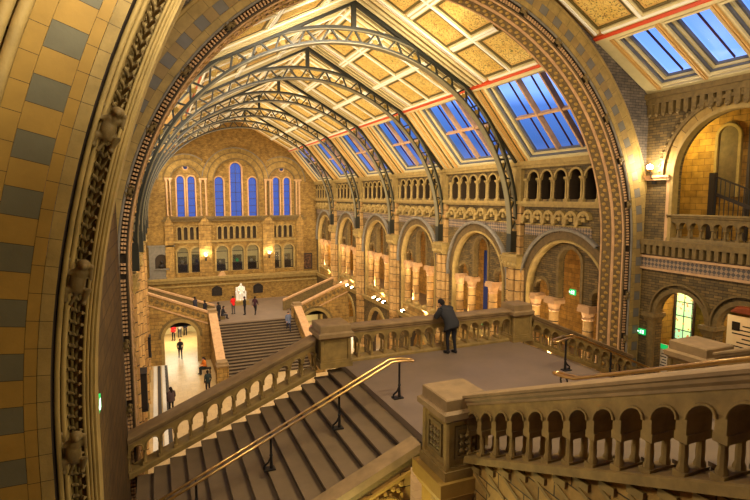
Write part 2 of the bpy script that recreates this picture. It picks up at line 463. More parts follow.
for i, y in enumerate(TRUSS):                  # bands of mouldings along each rafter
    for s in (-1, 1):
        for q in (-1, 1):
            for o, w, d, mi in ((.28, .10, .10, 0), (.46, .05, .06, 1), (.62, .12, .10, 0), (.82, .06, .07, 1), (1.0, .12, .10, 0), (1.2, .05, .06, 2)):
                slab(bl, up(s), y + q*o - w/2, y + q*o + w/2, 0, 6.45, -d, 0, mi)
bl.build('rafter_moulding', [M['cream'], M['olive_line'], M['white_line']], ceiling)
UR = [(.35, 1.8), (2.2, 4.05), (4.4, 6.25)]
for i in range(6):
    for s in (-1, 1): panel_bays(ceiling, up(s), EDGE[i], EDGE[i+1] if i else 19.8, 2, UR, 1.6 if i else .2)
rl = MB(); ol = MB()
for s in (-1, 1):
    slab(rl, up(s), 15.0, 56.5, 6.48, 6.62, -.10, 0); slab(ol, up(s), 15.0, 56.5, 6.62, 6.72, -.14, 0)
rl.build('red_moulding', M['red_line'], ceiling); ol.build('cream_moulding', M['cream'], ceiling)
wn = [0]
def skylight(f, u0, u1, t0, t1, ncol, nrow, step=.55, depth=.32, bars=1):
    """a roof window: stepped moulded frame round recessed panes"""
    wn[0] += 1
    fr = MB()
    for k in range(4):
        e = step * (1 - k / 4.0); e2 = step * (1 - (k + 1) / 4.0)
        d0 = -.08 + depth * k / 4.0
        rect_frame(fr, f, u0 - e, u1 + e, t0 - e * .35, t1 + e * .55, max(.03, e - e2), d0, d0 + depth / 4 + .02, (0, 1, 0, 1)[k])
    w = struct(fr.build('window_%d' % wn[0], [M['cream'], M['slate_frame']]))
    sb = MB(); cw = (u1 - u0) / ncol; rh = (t1 - t0) / nrow
    for k in range(1, ncol): slab(sb, f, u0 + cw*k - .045, u0 + cw*k + .045, t0, t1, depth - .22, depth + .03, 0)
    for k in range(1, nrow): slab(sb, f, u0, u1, t0 + rh*k - .05, t0 + rh*k + .05, depth - .18, depth + .03, 0)
    sb.build('mullion', M['stone_pink'], w)
    tb = MB()
    for k in range(ncol):
        for b in range(bars):
            u = u0 + cw * (k + (b + 1) / (bars + 1.0)); slab(tb, f, u - .011, u + .011, t0, t1, depth - .05, depth + .03)
    tb.build('glazing_bar', M['bar_line'], w)
    for k in range(ncol):
        for r in range(nrow):
            g = MB(); g.face([f(u0+cw*k, depth, t0+rh*r), f(u0+cw*(k+1), depth, t0+rh*r), f(u0+cw*(k+1), depth, t0+rh*(r+1)), f(u0+cw*k, depth, t0+rh*(r+1))])
            g.build('pane', M['glass_sky'], w)
    return w
# lower slopes: cream moulded bands between the roof windows
lw = MB(); HW = 1.75
for s in (-1, 1):
    f = low(s)
    for i in range(6):
        c = (EDGE[i] + EDGE[i+1]) / 2 - (.95 if i else .9); h = 2.15
        a, b = c - h - .55, c + h + .55
        for u0, u1 in ((EDGE[i] - (.8 if i == 0 else 0), a), (b, EDGE[i+1])):
            if u1 - u0 < .2: continue
            slab(lw, f, u0, u1, 0, 4.44, -.02, .25, 0)
            n = 4
            for k in range(n):                # raised lines along the slope
                u = u0 + (u1 - u0) * (k + .5) / n
                slab(lw, f, u - .07, u + .07, .05, 4.4, -.08, -.02, (1, 2, 1, 0)[k]); slab(lw, f, u - .02, u + .02, .05, 4.4, -.12, -.08, 1)
        slab(lw, f, a, b, -.05, .06, -.05, .25, 0); slab(lw, f, a, b, 4.18, 4.44, -.05, .25, 0)
        skylight(f, c - h, c + h, .22, 3.92, 3, 2)
lw.build('ceiling_slope', [M['cream'], M['cream2'], M['olive_line']], ceiling)

# --- ceiling of the near bay
def sroof(side):
    L = math.hypot(1, .6); n = Vector((.6, 0, 1)).normalized()
    def f(u, d, t): return (side * (t / L + n.x * d), u, 23.45 - .6 * t / L + n.z * d)
    return f
TS = 6.65 * math.hypot(1, .6); TE = 9.5 * math.hypot(1, .6)
cs = MB()
for s in (-1, 1): slab(cs, sroof(s), -3.2, 14.45, 0, TS, 0, .2)
ceil2 = struct(cs.build('ceiling.001', M['cream2']))
SR = [(.5, 2.3), (2.75, 4.9), (5.3, 7.3)]
for s in (-1, 1):
    panel_bays(ceil2, sroof(s), 6.6, 14.4, 4, SR, .25)
    panel_bays(ceil2, sroof(s), -3.2, 6.6, 5, SR, .25)
rl = MB(); cb = MB()
for s in (-1, 1):
    f = sroof(s); slab(rl, f, -3.2, 14.42, TS - .2, TS - .06, -.08, 0); slab(cb, f, -3.2, 14.42, TS - .06, TS + .06, -.1, .2)
    slab(cb, f, -3.2, 14.42, TE - .42, TE + .1, -.08, .2, 0)
    for k in range(8):
        u1 = 13.42 - 1.76 * k; u0 = u1 - .98
        slab(cb, f, u1 + .26, min(14.42, u1 + .78 - .26 + .0) if k else 14.42, TS + .06, TE - .42, -.06, .25, 0)
        for q in (.34, .42): slab(cb, f, u1 + q, u1 + q + .04, TS + .06, TE - .42, -.13, -.06, 1)
        skylight(f, u0, u1, TS + .22, TE - .68, 1, 1, .30, .34)
rl.build('red_moulding', M['red_line'], ceil2); cb.build('cream_moulding', [M['cream'], M['cream2']], ceil2)

# --- wall over and beside the far great arch, wall of the near great arch
m = MB(); m.archwall(-9.95, 9.95, 0, 0, 14.47, 15.72, XZ, [(0, 9.28, 0, ZS)], n=48, ztop=lambda u: 23.62 - .6 * abs(u), extra=(0,))
struct(m.build('wall_arch', M['grey_brick']))
m = MB(); m.archwall(-10.5, 10.5, 0, 0, 4.52, 5.28, XZ, [(0, 9.3, 0, ZS)], n=48, ztop=lambda u: 23.62 - .6 * abs(u), extra=(0,))
struct(m.build('wall_near', M['buff']))
# the vestibule the picture is taken from
for nm, b in (('wall_behind', (-9.95, 9.95, -3.5, -3.2, 0, 23.7)), ('wall_behind_left', (-9.95, -9.5, -3.2, 4.55, 0, 18)),
              ('wall_behind_right', (9.45, 9.95, -3.2, 4.55, 0, 18))):
    plane_box(nm, M['buff'], *b)
plane_box('floor_upper', M['paving'], -9.5, -3.2, -3.2, 1.0, 12.1, 12.4)
plane_box('floor_upper.001', M['paving'], -3.2, 9.45, -3.2, .3, 12.1, 12.4)
plane_box('wall_near_left', M['brown_wall'], -9.95, -8.8, 5.3, 14.45, 0, 18.3)

# --- right wall of the near bay
NR = [(11.2, 2.05, 12.4, 14.8), (12.72, .98, 5.5, 9.60), (10.45, .93, 5.5, 9.62), (8.22, .93, 5.5, 9.62)]
m = MB(); m.archwall(5.3, 14.47, 0, 17.8, 9.4, 9.75, YZ, NR, n=20)
wnr = struct(m.build('wall_near_right', M['band_brick']))
def ring(uc, zs, r0, r1, d_face, d_out, mp, leg=None, n=28, roll=0):
    m = MB(); st = stations(n, leg, zc=zs)
    m.sweep(uc, zs, st, [(r0, d_face), (r0, d_out), (r1, d_out), (r1, d_face)], mp, closed=True, rref=r1)
    return m
ring(11.2, 14.8, 2.03, 2.16, 9.6, 9.3, YZ, 12.4).build('archivolt', M['stone'], wnr, smooth=30)
ring(11.2, 14.8, 2.16, 2.42, 9.5, 9.34, YZ).build('archivolt', M['ring_buff'], wnr, smooth=30)
m = MB(); m.sweep(11.2, 14.8, stations(48), [(2.42, 9.42), (2.42, 9.25), (2.54, 9.25), (2.54, 9.42)], YZ, closed=True)
for k in range(33):                           # small leaves along the hood
    a = PI * (k + .5) / 33; m.ball((9.27, 11.2 + 2.58*math.cos(a), 14.8 + 2.58*math.sin(a)), .075, 6)
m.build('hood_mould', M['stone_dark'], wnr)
m = MB()
m.box(9.22, 9.42, 13.37, 14.42, 14.72, 14.8); m.box(9.26, 9.42, 13.37, 14.42, 14.62, 14.72); m.box(9.33, 9.42, 13.37, 13.5, 12.4, 14.62)
m.build('impost', M['stone_pink'], wnr)
m = MB()
for k in range(40):                           # corbel table under the eaves
    y = 14.3 - k * .29; m.box(9.22, 9.42, y - .085, y + .085, 17.02, 17.42); m.ball((9.24, y, 17.02), .085, 6)
m.box(9.2, 9.42, 2.8, 14.45, 17.42, 17.62); m.box(9.12, 9.42, 2.8, 14.45, 17.62, 17.8)
m.build('corbel_table', M['stone_dark'], wnr)
m = MB()
m.box(9.2, 9.42, 6.6, 14.42, 12.2, 12.4)
for k in range(30):
    y = 14.3 - k * .26; m.box(9.22, 9.42, y - .07, y + .07, 11.86, 12.2)
m.build('dentil_course', M['stone_dark'], wnr)
m = MB(); m.box(9.28, 9.42, 6.6, 14.42, 11.72, 11.80); m.box(9.28, 9.42, 6.6, 14.42, 11.27, 11.35); m.build('string_course', M['stone_pink'], wnr)
m = MB(); m.box(9.35, 9.42, 6.6, 14.42, 11.35, 11.72); m.build('diaper_band', M['diaper'], wnr)
for (uc, h, zb, zs) in NR[1:]:
    ring(uc, zs, h - .02, h + .13, 9.6, 9.33, YZ, None).build('archivolt', M['stone_dark'], wnr, smooth=30)
    ring(uc, zs + .12, h + .13, h + .19, 9.5, 9.25, YZ, zs - .1).build('hood_mould', M['stone_dark'], wnr, smooth=30)
# gallery rooms behind it
def room(name, mat, x0, x1, y0, y1, z0, z1, open_x):
    m = MB()
    t = .15
    m.box(x0, x1, y0 - t, y0, z0, z1); m.box(x0, x1, y1, y1 + t, z0, z1)
    m.box(x0, x1, y0, y1, z1, z1 + t)
    if open_x < 0: m.box(x1, x1 + t, y0, y1, z0, z1)
    else: m.box(x0 - t, x0, y0, y1, z0, z1)
    return struct(m.build(name, mat))
room('wall_upper_gallery', M['orange_wall'], 9.75, 12.0, 6.6, 15.2, 12.4, 17.5, -1)
plane_box('floor_upper_gallery', M['paving'], 9.4, 12.0, 6.6, 15.2, 12.2, 12.4)
room('wall_lower_gallery', M['orange_wall'], 9.75, 13.4, 5.2, 15.2, 5.5, 12.05, -1)
plane_box('floor_lower_gallery', M['paving'], 9.4, 13.4, 5.2, 15.2, 5.2, 5.5)
m = MB()                                       # blind lancet on the back of the upper gallery
m.prism([(12.67,14.0),(13.43,14.0),(13.43,16.2)] + [(13.05+.38*math.cos(PI*k/10), 16.2+.62*math.sin(PI*k/10)) for k in range(1,10)] + [(12.67,16.2)], YZ, 11.93, 12.02)
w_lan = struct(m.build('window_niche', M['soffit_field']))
ring(13.05, 16.25, .38, .48, 12.0, 11.86, YZ, 14.0, 16).build('window_surround', M['stone'], w_lan)
m = MB(); m.box(11.82, 12.0, 12.18, 12.28, 12.4, 17.4); m.build('trim_1', M['riser']); struct(bpy.data.objects['trim_1'])
m = MB(); m.box(12.9, 13.38, 13.6, 15.05, 7.6, 11.2); 
# leaded window of the lower gallery
m = MB(); m.box(12.4, 12.48, 14.3, 15.16, 8.0, 11.0); wl = struct(m.build('window_leaded', M['leaded']))
m = MB(); rect_frame(m, lambda u, d, t: (12.4 - d, u, t), 14.24, 15.2, 7.9, 11.1, .08, 0, .08); m.build('window_frame', M['wood_dark'], wl)

# --- nave side walls
def sm(f, s): return lambda u, d, z: f(u, s * d, z)
def nave_wall(s, name):
    ops = []
    for i, c in enumerate(BAYC):
        ops += [(c, 2.45, 5.5, 9.58), (c, 1.75, 0, 2.9)]
        n = 6; p = .93 if i else .9
        for k in range(n): ops.append((c + (k - 2.5) * p, .35, 13.9, 14.84))
    m = MB(); o = 0 if s > 0 else .42
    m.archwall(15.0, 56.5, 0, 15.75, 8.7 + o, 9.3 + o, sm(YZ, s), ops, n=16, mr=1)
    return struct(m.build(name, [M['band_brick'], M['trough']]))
wr = nave_wall(1, 'wall_right'); wlft = nave_wall(-1, 'wall_left')
for i, c in enumerate(BAYC):
    a, b = max(15.7, EDGE[i] + .55), EDGE[i+1] - .55
    # archivolts: lit inner roll, brick ring, grey hood mould
    m = MB(); m.sweep(c, 9.58, stations(32, 5.6, zc=9.58), [(2.42, 9.0), (2.42, 8.66), (2.46, 8.60), (2.53, 8.62), (2.56, 8.72)], YZ); m.build('inner_roll', M['stone'], wr, smooth=40)
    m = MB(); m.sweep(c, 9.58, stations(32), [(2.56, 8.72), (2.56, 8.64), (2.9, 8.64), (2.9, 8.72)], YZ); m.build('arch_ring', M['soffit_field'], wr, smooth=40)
    hs = stations(32, 9.3, zc=9.62) if i else [t_ for t_ in stations(32, 9.3, a0=2.24, zc=9.62) if t_[0] != 'L']
    m = MB(); m.sweep(c, 9.62, hs, [(2.9, 8.72), (2.9, 8.5), (2.98, 8.47), (3.04, 8.52), (3.04, 8.72)], YZ); m.build('hood_mould', M['stone_grey'], wr, smooth=40)
    # screen with one tall and two low openings behind the arch
    m = MB(); ztop = lambda u, c=c: 9.58 + math.sqrt(max(0, 2.44**2 - (u - c)**2))
    ex = [c - 2.44 * math.cos(PI * k / 24) for k in range(25)]
    m.archwall(c - 2.44, c + 2.44, 9.36, 0, 9.0, 9.3, YZ, [(c, .7, 9.36, 11.05), (c - 1.8, .5, 9.36, 9.66), (c + 1.8, .5, 9.36, 9.66)], n=14, ztop=ztop, extra=ex)
    m.build('arcade_screen', M['band_brick'], wr)
    m = MB()
    m.sweep(c, 11.05, stations(20, 9.4, zc=11.05), [(.66, 9.2), (.66, 8.93), (.80, 8.93), (.80, 9.02)], YZ)
    for q in (-1.8, 1.8): m.sweep(c + q, 9.66, stations(16), [(.46, 9.2), (.46, 8.93), (.58, 8.93), (.58, 9.02)], YZ)
    m.build('archivolt', M['stone_dark'], wr, smooth=40)
    # carved frieze of interlaced scallops, cornices
    m = MB(); n = 6; p = (b - a) / n
    for k in range(n):
        u = a + p * (k + .5)
        m.sweep(u, 13.05, stations(10), [(.22, 8.72), (.22, 8.5), (.36, 8.5), (.36, 8.72)], YZ)
        m.box(8.5, 8.72, u - .1, u + .1, 12.95, 13.12); m.box(8.46, 8.72, u + p/2 - .12, u + p/2 + .12, 12.82, 13.02)
        m.box(8.52, 8.72, u + p/2 - .2, u + p/2 + .2, 13.02, 13.12); m.ball((8.52, u, 13.22), .085, 6); m.ball((8.5, u + p/2, 12.8), .1, 6)
    m.box(8.6, 8.72, a, b, 12.7, 12.76)
    m.build('carved_frieze', M['stone'], wr)
    m = MB(); m.box(8.66, 8.72, a, b, 12.2, 12.7); m.build('diaper_band', M['diaper'], wr)
m = MB(); m.box(8.42, 8.72, 15.7, 56.4, 13.66, 13.80); m.box(8.5, 8.72, 15.7, 56.4, 13.55, 13.66); m.box(8.5, 8.72, 15.7, 56.4, 15.36, 15.5); m.box(8.42, 8.72, 15.7, 56.4, 15.5, 15.7)
m.build('cornice', M['stone'], wr)
m = MB(); m.box(8.55, 8.72, 15.7, 56.4, 5.2, 5.45); m.box(8.48, 8.72, 15.7, 56.4, 5.45, 5.55); m.build('string_course', M['stone'], wr)
for c in BAYC:
    ring(c, 2.9, 1.73, 2.0, 8.8, 8.6, YZ, 0).build('archivolt', M['stone'], wr, smooth=40)
# clerestory colonnettes: one arcade per bay, each column a part
for i, c in enumerate(BAYC):
    p = .93 if i else .9
    t = thing('clerestory_arcade', 'row of small dark arches high on the right wall, %s bay beyond the carved arch' % ORD[i], 'arcade', (8.7, c, 13.8), 'clerestory arcades of the right wall')
    def colo():
        m = MB(); m.box(-.16, .02, -.12, .12, 0, .12)
        for q in (-.075, .075): m.lathe([(.075,.12),(.045,.17),(.042,.85),(.062,.93),(.07,.98)], (-.07, q*.85, 0), 8)
        m.box(-.17, .02, -.13, .13, .98, 1.08); return m
    pc = colo().build('column', M['stone'], t, smooth=40, local=True); pc.location = (0, -3 * p + .0, 0)
    for k in range(1, 7):
        q = pc.copy(); COL.objects.link(q); q.parent = t; q.location = (0, (k - 3) * p, 0)
    hd = MB()
    for k in range(6): hd.sweep((k - 2.5) * p, 1.06, stations(10), [(.34, .05), (.34, -.06), (.43, -.06), (.43, .02)], YZ)
    hd.build('arch_heads', M['stone'], t, smooth=40, local=True)
# closed galleries behind the two walls
for s, nm in ((1, 'right'), (-1, 'left')):
    m = MB()
    xo = 13.6
    x0, x1 = sorted((s * xo, s * (xo + .3))); m.box(x0, x1, 15.2, 56.8, 0, 13.6)
    x0, x1 = sorted((s * 9.3, s * xo)); m.box(x0, x1, 15.2, 56.8, 13.4, 13.6)
    m.box(x0, x1, 15.3, 15.5, 0, 13.5); m.box(x0, x1, 56.5, 56.8, 0, 16)
    struct(m.build('wall_gallery_' + nm, M['orange_wall']))
    m = MB(); m.box(x0, x1, 15.2, 56.8, 5.2, 5.5); struct(m.build('floor_gallery_' + nm, M['paving']))
    m = MB(); x0, x1 = sorted((s * 10.9, s * 11.1)); m.box(x0, x1, 15.2, 56.8, 13.6, 15.9)
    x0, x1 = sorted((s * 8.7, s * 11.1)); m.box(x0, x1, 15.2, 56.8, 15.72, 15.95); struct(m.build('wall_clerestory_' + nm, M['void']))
    # parapet of the first-floor gallery between the piers
    for i, c in enumerate(BAYC):
        if s < 0: continue
        m = MB(); m.box(8.75, 9.25, c - 2.42, c + 2.42, 5.5, 6.2)
        g = struct(m.build('trim_%d' % (2 + i), M['buff']))
        m = MB(); m.box(8.66, 9.3, c - 2.42, c + 2.42, 6.2, 6.32)
        for k in range(4): m.ball((8.95, c - 1.8 + k * 1.2, 6.42), .22, 8, sc=(1, 1.3, .9))
        m.build('coping', M['stone'], g)
# --- far wall
FW = 56.5
pairL = [(-5.5, .38, 12.0, 15.75), (-4.45, .38, 12.0, 15.75)]
trip = [(-1.72, .46, 12.0, 15.65), (0, .6, 12.0, 17.0), (1.72, .46, 12.0, 15.65)]
pairR = [(4.25, .38, 12.0, 15.75), (5.42, .38, 12.0, 15.75)]
lowo = [(-5.5, .55, 6.2, 8.3), (-4.15, .55, 6.2, 8.3), (-1.6, .62, 6.2, 8.3), (0, .62, 6.2, 8.3), (1.6, .62, 6.2, 8.3), (4.15, .55, 6.2, 8.3), (5.5, .55, 6.2, 8.3)]
blind = []
for c0, n in ((-4.85, 4), (0, 7), (4.85, 4)):
    for k in range(n): blind.append((c0 + (k - (n-1)/2) * .60, .21, 9.6, 10.75))
ocul = []
m = MB(); m.archwall(-9.4, 9.4, 0, 0, FW, FW + .6, XZ, pairL + trip + pairR + lowo + blind, n=12, ztop=lambda u: 22.45 - .5436 * abs(u), extra=(0,))
wf = struct(m.build('wall_far', M['buff_small']))
def circ(m, cx, cz, r0, r1, d0, d1, n=20, mi=0):
    m.sweep(cx, cz, [('A', 2*PI*k/n) for k in range(n+1)], [(r0, d0), (r0, d1), (r1, d1), (r1, d0)], XZ)
def arc_ring(c0, zs, r0, r1, dout, a0, a1, nm, mt):
    m = MB(); m.sweep(c0, zs, stations(28, None, a0, a1), [(r0, FW + .05), (r0, FW - dout), (r1, FW - dout), (r1, FW + .05)], XZ, closed=True, rref=r1); m.build(nm, mt, wf, smooth=40)
for c0, rs, zs, lo, hi in ((-4.97, (1.5, 2.15, 2.65), 15.7, 0, 1.62), (0, (2.35, 2.95, 3.45), 15.7, 3.35, 3.35), (4.83, (1.5, 2.15, 2.65), 15.7, 1.48, 0)):
    ring(c0, zs, rs[0] - .12, rs[0], FW + .05, FW - .3, XZ, 12.0).build('archivolt', M['stone_dark'], wf, smooth=40)
    for r0, r1, d, nm, mt in ((rs[0], rs[1] - .1, .16, 'arch_ring', M['ring_buff']), (rs[1] - .1, rs[1], .26, 'archivolt', M['stone_dark']), (rs[1], rs[2] - .08, .1, 'arch_ring', M['ring_buff']), (rs[2] - .08, rs[2], .2, 'hood_mould', M['stone_grey'])):
        aR = math.acos(hi / r0) if hi and hi < r0 else 0.0; aL = PI - math.acos(lo / r0) if lo and lo < r0 else PI
        arc_ring(c0, zs, r0, r1, d, aL, aR, nm, mt)
m = MB()
for (c, h, zb, zs) in pairL + trip + pairR:
    m.sweep(c, zs, stations(12, zb, zc=zs), [(h - .02, FW + .3), (h - .02, FW - .08), (h + .1, FW - .08), (h + .1, FW + .02)], XZ)
for c in (-4.975, 4.835): circ(m, c, 17.0, .2, .32, FW + .05, FW - .1)
m.build('window_surround', M['stone_pink'], wf, smooth=40)
m = MB()
for c in (-4.975, 4.835): m.lathe([(.2, 0), (.2, .04)], (0,0,0), 4)
m = MB()
for c in (-4.975, 4.835):
    m.face([(c + .2*math.cos(2*PI*k/16), FW - .03, 17.0 + .2*math.sin(2*PI*k/16)) for k in range(16)])
m.build('oculus', M['blue_banner'], wf)
for (c, h, zb, zs) in pairL + trip + pairR:   # leaded lights
    wn[0] += 1
    fr = MB(); fr.sweep(c, zs, stations(12, zb, zc=zs), [(h - .06, FW + .34), (h - .06, FW + .28), (h, FW + .28), (h, FW + .34)], XZ, closed=True)
    n = 5
    for k in range(n): z = zb + (zs - zb) * (k + .5) / n; fr.box(c - h, c + h, FW + .29, FW + .33, z - .02, z + .02)
    if h > .5:
        fr.box(c - .02, c + .02, FW + .29, FW + .33, zb, zs + h)
    w = struct(fr.build('window_%d' % wn[0], M['wood_dark']))
    g = MB(); g.face([(c - h, FW + .31, zb), (c + h, FW + .31, zb), (c + h, FW + .31, zs)] + [(c + h*math.cos(PI*k/12), FW + .31, zs + h*math.sin(PI*k/12)) for k in range(1, 12)] + [(c - h, FW + .31, zs)])
    g.build('pane', M['glass_far'], w)
m = MB(); m.box(-7.2, 7.2, FW - .3, FW, 11.72, 11.98); m.box(-7.4, 7.4, FW - .18, FW, 11.5, 11.72)
for c0, w in ((-4.97, 1.9), (0, 2.6), (4.83, 1.9)): m.box(c0 - w + .2, c0 + w - .2, FW - .4, FW, 11.85, 12.02)
m.build('sill_course', M['stone_dark'], wf)
m = MB()
for x in (-6.75, -3.28, 3.28, 6.75):          # pilasters with little gables
    w = .62 if abs(x) < 5 else .4
    m.box(x - w, x + w, FW - .3, FW, 5.6, 11.1)
    m.prism([(x - w - .1, 11.1), (x + w + .1, 11.1), (x, 12.1)], XZ, FW - .4, FW)
m.build('pilaster', M['buff'], wf)
m = MB()
for x in (-6.8, -6.45, -3.55, -3.05, 3.05, 3.55, 6.4, 6.75): m.lathe([(.12,12.1),(.09,12.3),(.09,15.4),(.15,15.7),(.17,15.8)], (x, FW - .22, 0), 8)
for x in (-6.62, -3.3, 3.3, 6.58): m.box(x - .4, x + .4, FW - .4, FW, 15.75, 15.92)
m.build('colonnette', M['stone_pink'], wf, smooth=40)
m = MB()
for (c, h, zb, zs) in blind: m.sweep(c, zs, stations(8, zb, zc=zs), [(h - .02, FW + .2), (h - .02, FW - .08), (h + .08, FW - .08), (h + .08, FW + .02)], XZ)
m.box(-6.4, 6.4, FW - .12, FW, 9.3, 9.5); m.build('blind_arcade', M['stone'], wf, smooth=40)
m = MB(); m.box(-6.4, 6.4, FW + .28, FW + .34, 9.5, 11.2); m.build('blind_back', M['trough'], wf)
m = MB()
for (c, h, zb, zs) in lowo: m.sweep(c, zs, stations(12, zb, zc=zs), [(h - .02, FW + .3), (h - .02, FW - .12), (h + .14, FW - .12), (h + .14, FW + .02)], XZ)
m.build('archivolt', M['stone'], wf, smooth=40)
for (c, h, zb, zs) in lowo:                   # glazed arches of the far gallery
    wn[0] += 1
    fr = MB(); fr.sweep(c, zs, stations(12, zb, zc=zs), [(h - .06, FW + .34), (h - .06, FW + .27), (h, FW + .27), (h, FW + .34)], XZ, closed=True)
    fr.box(c - h, c + h, FW + .28, FW + .34, zb + .8, zb + .86); fr.box(c - h, c + h, FW + .28, FW + .34, zb, zb + .1); fr.box(c - h, c + h, FW + .28, FW + .34, zs - .04, zs + .02)
    w = struct(fr.build('window_%d' % wn[0], M['wood_dark']))
    g = MB(); g.face([(c - h, FW + .31, zb), (c + h, FW + .31, zb), (c + h, FW + .31, zs)] + [(c + h*math.cos(PI*k/12), FW + .31, zs + h*math.sin(PI*k/12)) for k in range(1, 12)] + [(c - h, FW + .31, zs)])
    g.build('pane', M['glass_case'], w)
m = MB(); m.box(-9.4, 9.4, FW - .35, FW, 5.5, 5.75); m.box(-9.4, 9.4, FW - .22, FW, 5.2, 5.5); m.box(-9.4, 9.4, FW - .12, FW, 4.75, 4.9)
m.build('ledge', M['stone'], wf)
m = MB(); m.prism([(-2.1, 5.75), (-1.3, 5.75), (-1.5, 6.2), (-1.75, 6.2)], XZ, FW - .3, FW); m.build('ledge_block', M['stone_pink'], wf)
room_b = MB(); room_b.box(-9.4, 9.4, FW + 3.4, FW + 3.6, 5.4, 9.2); room_b.box(-9.4, 9.4, FW + .6, FW + 3.5, 5.3, 5.5); room_b.box(-9.4, 9.4, FW + .6, FW + 3.5, 9.15, 9.3)
room_b.box(-9.5, -9.4, FW + .6, FW + 3.5, 5.4, 9.2); room_b.box(9.4, 9.5, FW + .6, FW + 3.5, 5.4, 9.2)
struct(room_b.build('wall_far_gallery', M['cream']))
for k, (x, h, lb) in enumerate(((-5.5, 1.5, 'dark display case behind the far left glazed arch'), (-4.1, 1.7, 'dark display case behind the glazed arch beside the left wall lamp'), (-1.65, 1.1, 'low dark display case behind the glazed arch left of centre on the far wall'), (.1, 1.5, 'dark display case behind the middle glazed arch on the far wall'), (1.65, 1.3, 'dark display case behind the glazed arch right of centre on the far wall'), (4.15, 1.6, 'dark display case behind the glazed arch beside the right wall lamp'), (5.5, 1.4, 'dark display case behind the far right glazed arch'))):
    t = thing('display_case', lb, 'display case', (x, FW + 1.3, 5.5))
    m = MB(); m.box(-.48, .48, -.3, .3, .12, .7 + h * .5); m.build('cabinet', M['dark_panel'], t, local=True)
    m = MB(); m.box(-.42, .42, -.25, .25, 0, .12); m.build('base', M['black_iron'], t, local=True)
    m = MB(); m.box(-.44, .44, -.26, .26, .7 + h * .5, .75 + h); m.build('glass', M['glass_case'], t, local=True)
    m = MB(); m.ball((0, 0, .92 + h * .5), .2, 8, sc=(.8, .8, 1)); m.build('exhibit', (M['marble'], M['blue_banner'], M['paper'], M['exit_green'])[k % 4], t, local=True)
# ------------------------------------------------------------------ the two great carved arches
def vst(step, joint, r, zleg, a0=PI, a1=0.0):
    """stations cut into voussoirs with thin joints: returns stations and the kind of each segment"""
    st = []; kinds = []
    nl = max(1, int(round((ZS - zleg) / step))); h = (ZS - zleg) / nl
    L = []
    for k in range(nl): L += [('L', zleg + h*k), ('L', zleg + h*(k+1) - joint)]
    na = int(round((a0 - a1) * r / step)); da = (a0 - a1) / na
    A = []
    for k in range(na): A += [('A', a0 - da*k), ('A', a0 - da*(k+1) + joint / r)]
    R = []
    for k in range(nl): R += [('R', ZS - h*k), ('R', ZS - h*(k+1) + joint)]
    st = L + A + R
    for i in range(len(st) - 1): kinds.append(('j',) if i % 2 else ('v', i // 2))
    return st, kinds
def arch_tube(m, r, y, rad, a0=PI, a1=0, zleg=None, n=90, k=8):
    pts = []
    if zleg is not None: pts.append((-r, y, zleg))
    for i in range(n + 1):
        a = a0 + (a1 - a0) * i / n; pts.append((r*math.cos(a), y, ZS + r*math.sin(a)))
    if zleg is not None: pts.append((r, y, zleg))
    m.tube(pts, rad, k)
def apply_mods(o):
    dg = bpy.context.evaluated_depsgraph_get(); dg.update()
    me = bpy.data.meshes.new_from_object(o.evaluated_get(dg), depsgraph=dg)
    old = o.data; o.modifiers.clear(); o.data = me
    if old.users == 0: bpy.data.meshes.remove(old)
    return me
def carve(m, voxel=.02):
    """merge overlapping shapes into one continuous carved mesh"""
    o = m.build('carving_tmp', M['stone_dark'], local=True)
    r = o.modifiers.new('r', 'REMESH'); r.mode = 'VOXEL'; r.voxel_size = voxel; r.use_smooth_shade = True
    s = o.modifiers.new('s', 'SMOOTH'); s.iterations = 3; s.factor = .5
    me = apply_mods(o); bpy.data.objects.remove(o)
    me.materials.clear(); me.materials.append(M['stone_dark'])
    me.polygons.foreach_set('use_smooth', [True] * len(me.polygons))
    return me
def monkey_mesh():
    """a climbing monkey: local z up the arch, x out along the radius, -y towards the viewer"""
    m = MB()
    m.ball((0, -.07, .02), .115, 12, sc=(.8, .85, 1.35))              # trunk
    m.ball((.02, -.09, .14), .085, 10, sc=(1, .9, 1))                 # shoulders
    m.ball((.05, -.14, .245), .068, 12, sc=(1, 1.05, .95))            # head
    m.ball((.055, -.205, .225), .036, 8)                              # muzzle
    m.ball((-.005, -.13, .275), .02, 6); m.ball((.105, -.13, .275), .02, 6)   # ears
    m.tube([(-.05,-.09,.15), (-.14,-.1,.10), (-.12,-.1,.26)], [.04,.034,.026], 8)
    m.tube([(.07,-.09,.14), (.14,-.1,.06), (.13,-.1,.2)], [.04,.034,.026], 8)
    m.ball((-.12,-.1,.28), .034, 8); m.ball((.13,-.1,.22), .034, 8)
    m.tube([(-.05,-.08,-.08), (-.14,-.12,-.02), (-.1,-.09,-.18)], [.055,.045,.03], 8)
    m.tube([(.05,-.08,-.08), (.13,-.13,-.04), (.09,-.09,-.2)], [.055,.045,.03], 8)
    m.ball((-.1,-.1,-.2), .04, 8, sc=(.9,1.3,.7)); m.ball((.09,-.1,-.22), .04, 8, sc=(.9,1.3,.7))
    m.tube([(0,-.06,-.12), (-.05,-.07,-.26), (-.13,-.07,-.24), (-.15,-.07,-.12)], [.025,.022,.02,.016], 7)
    return carve(m, .014)
MONKEY = monkey_mesh()
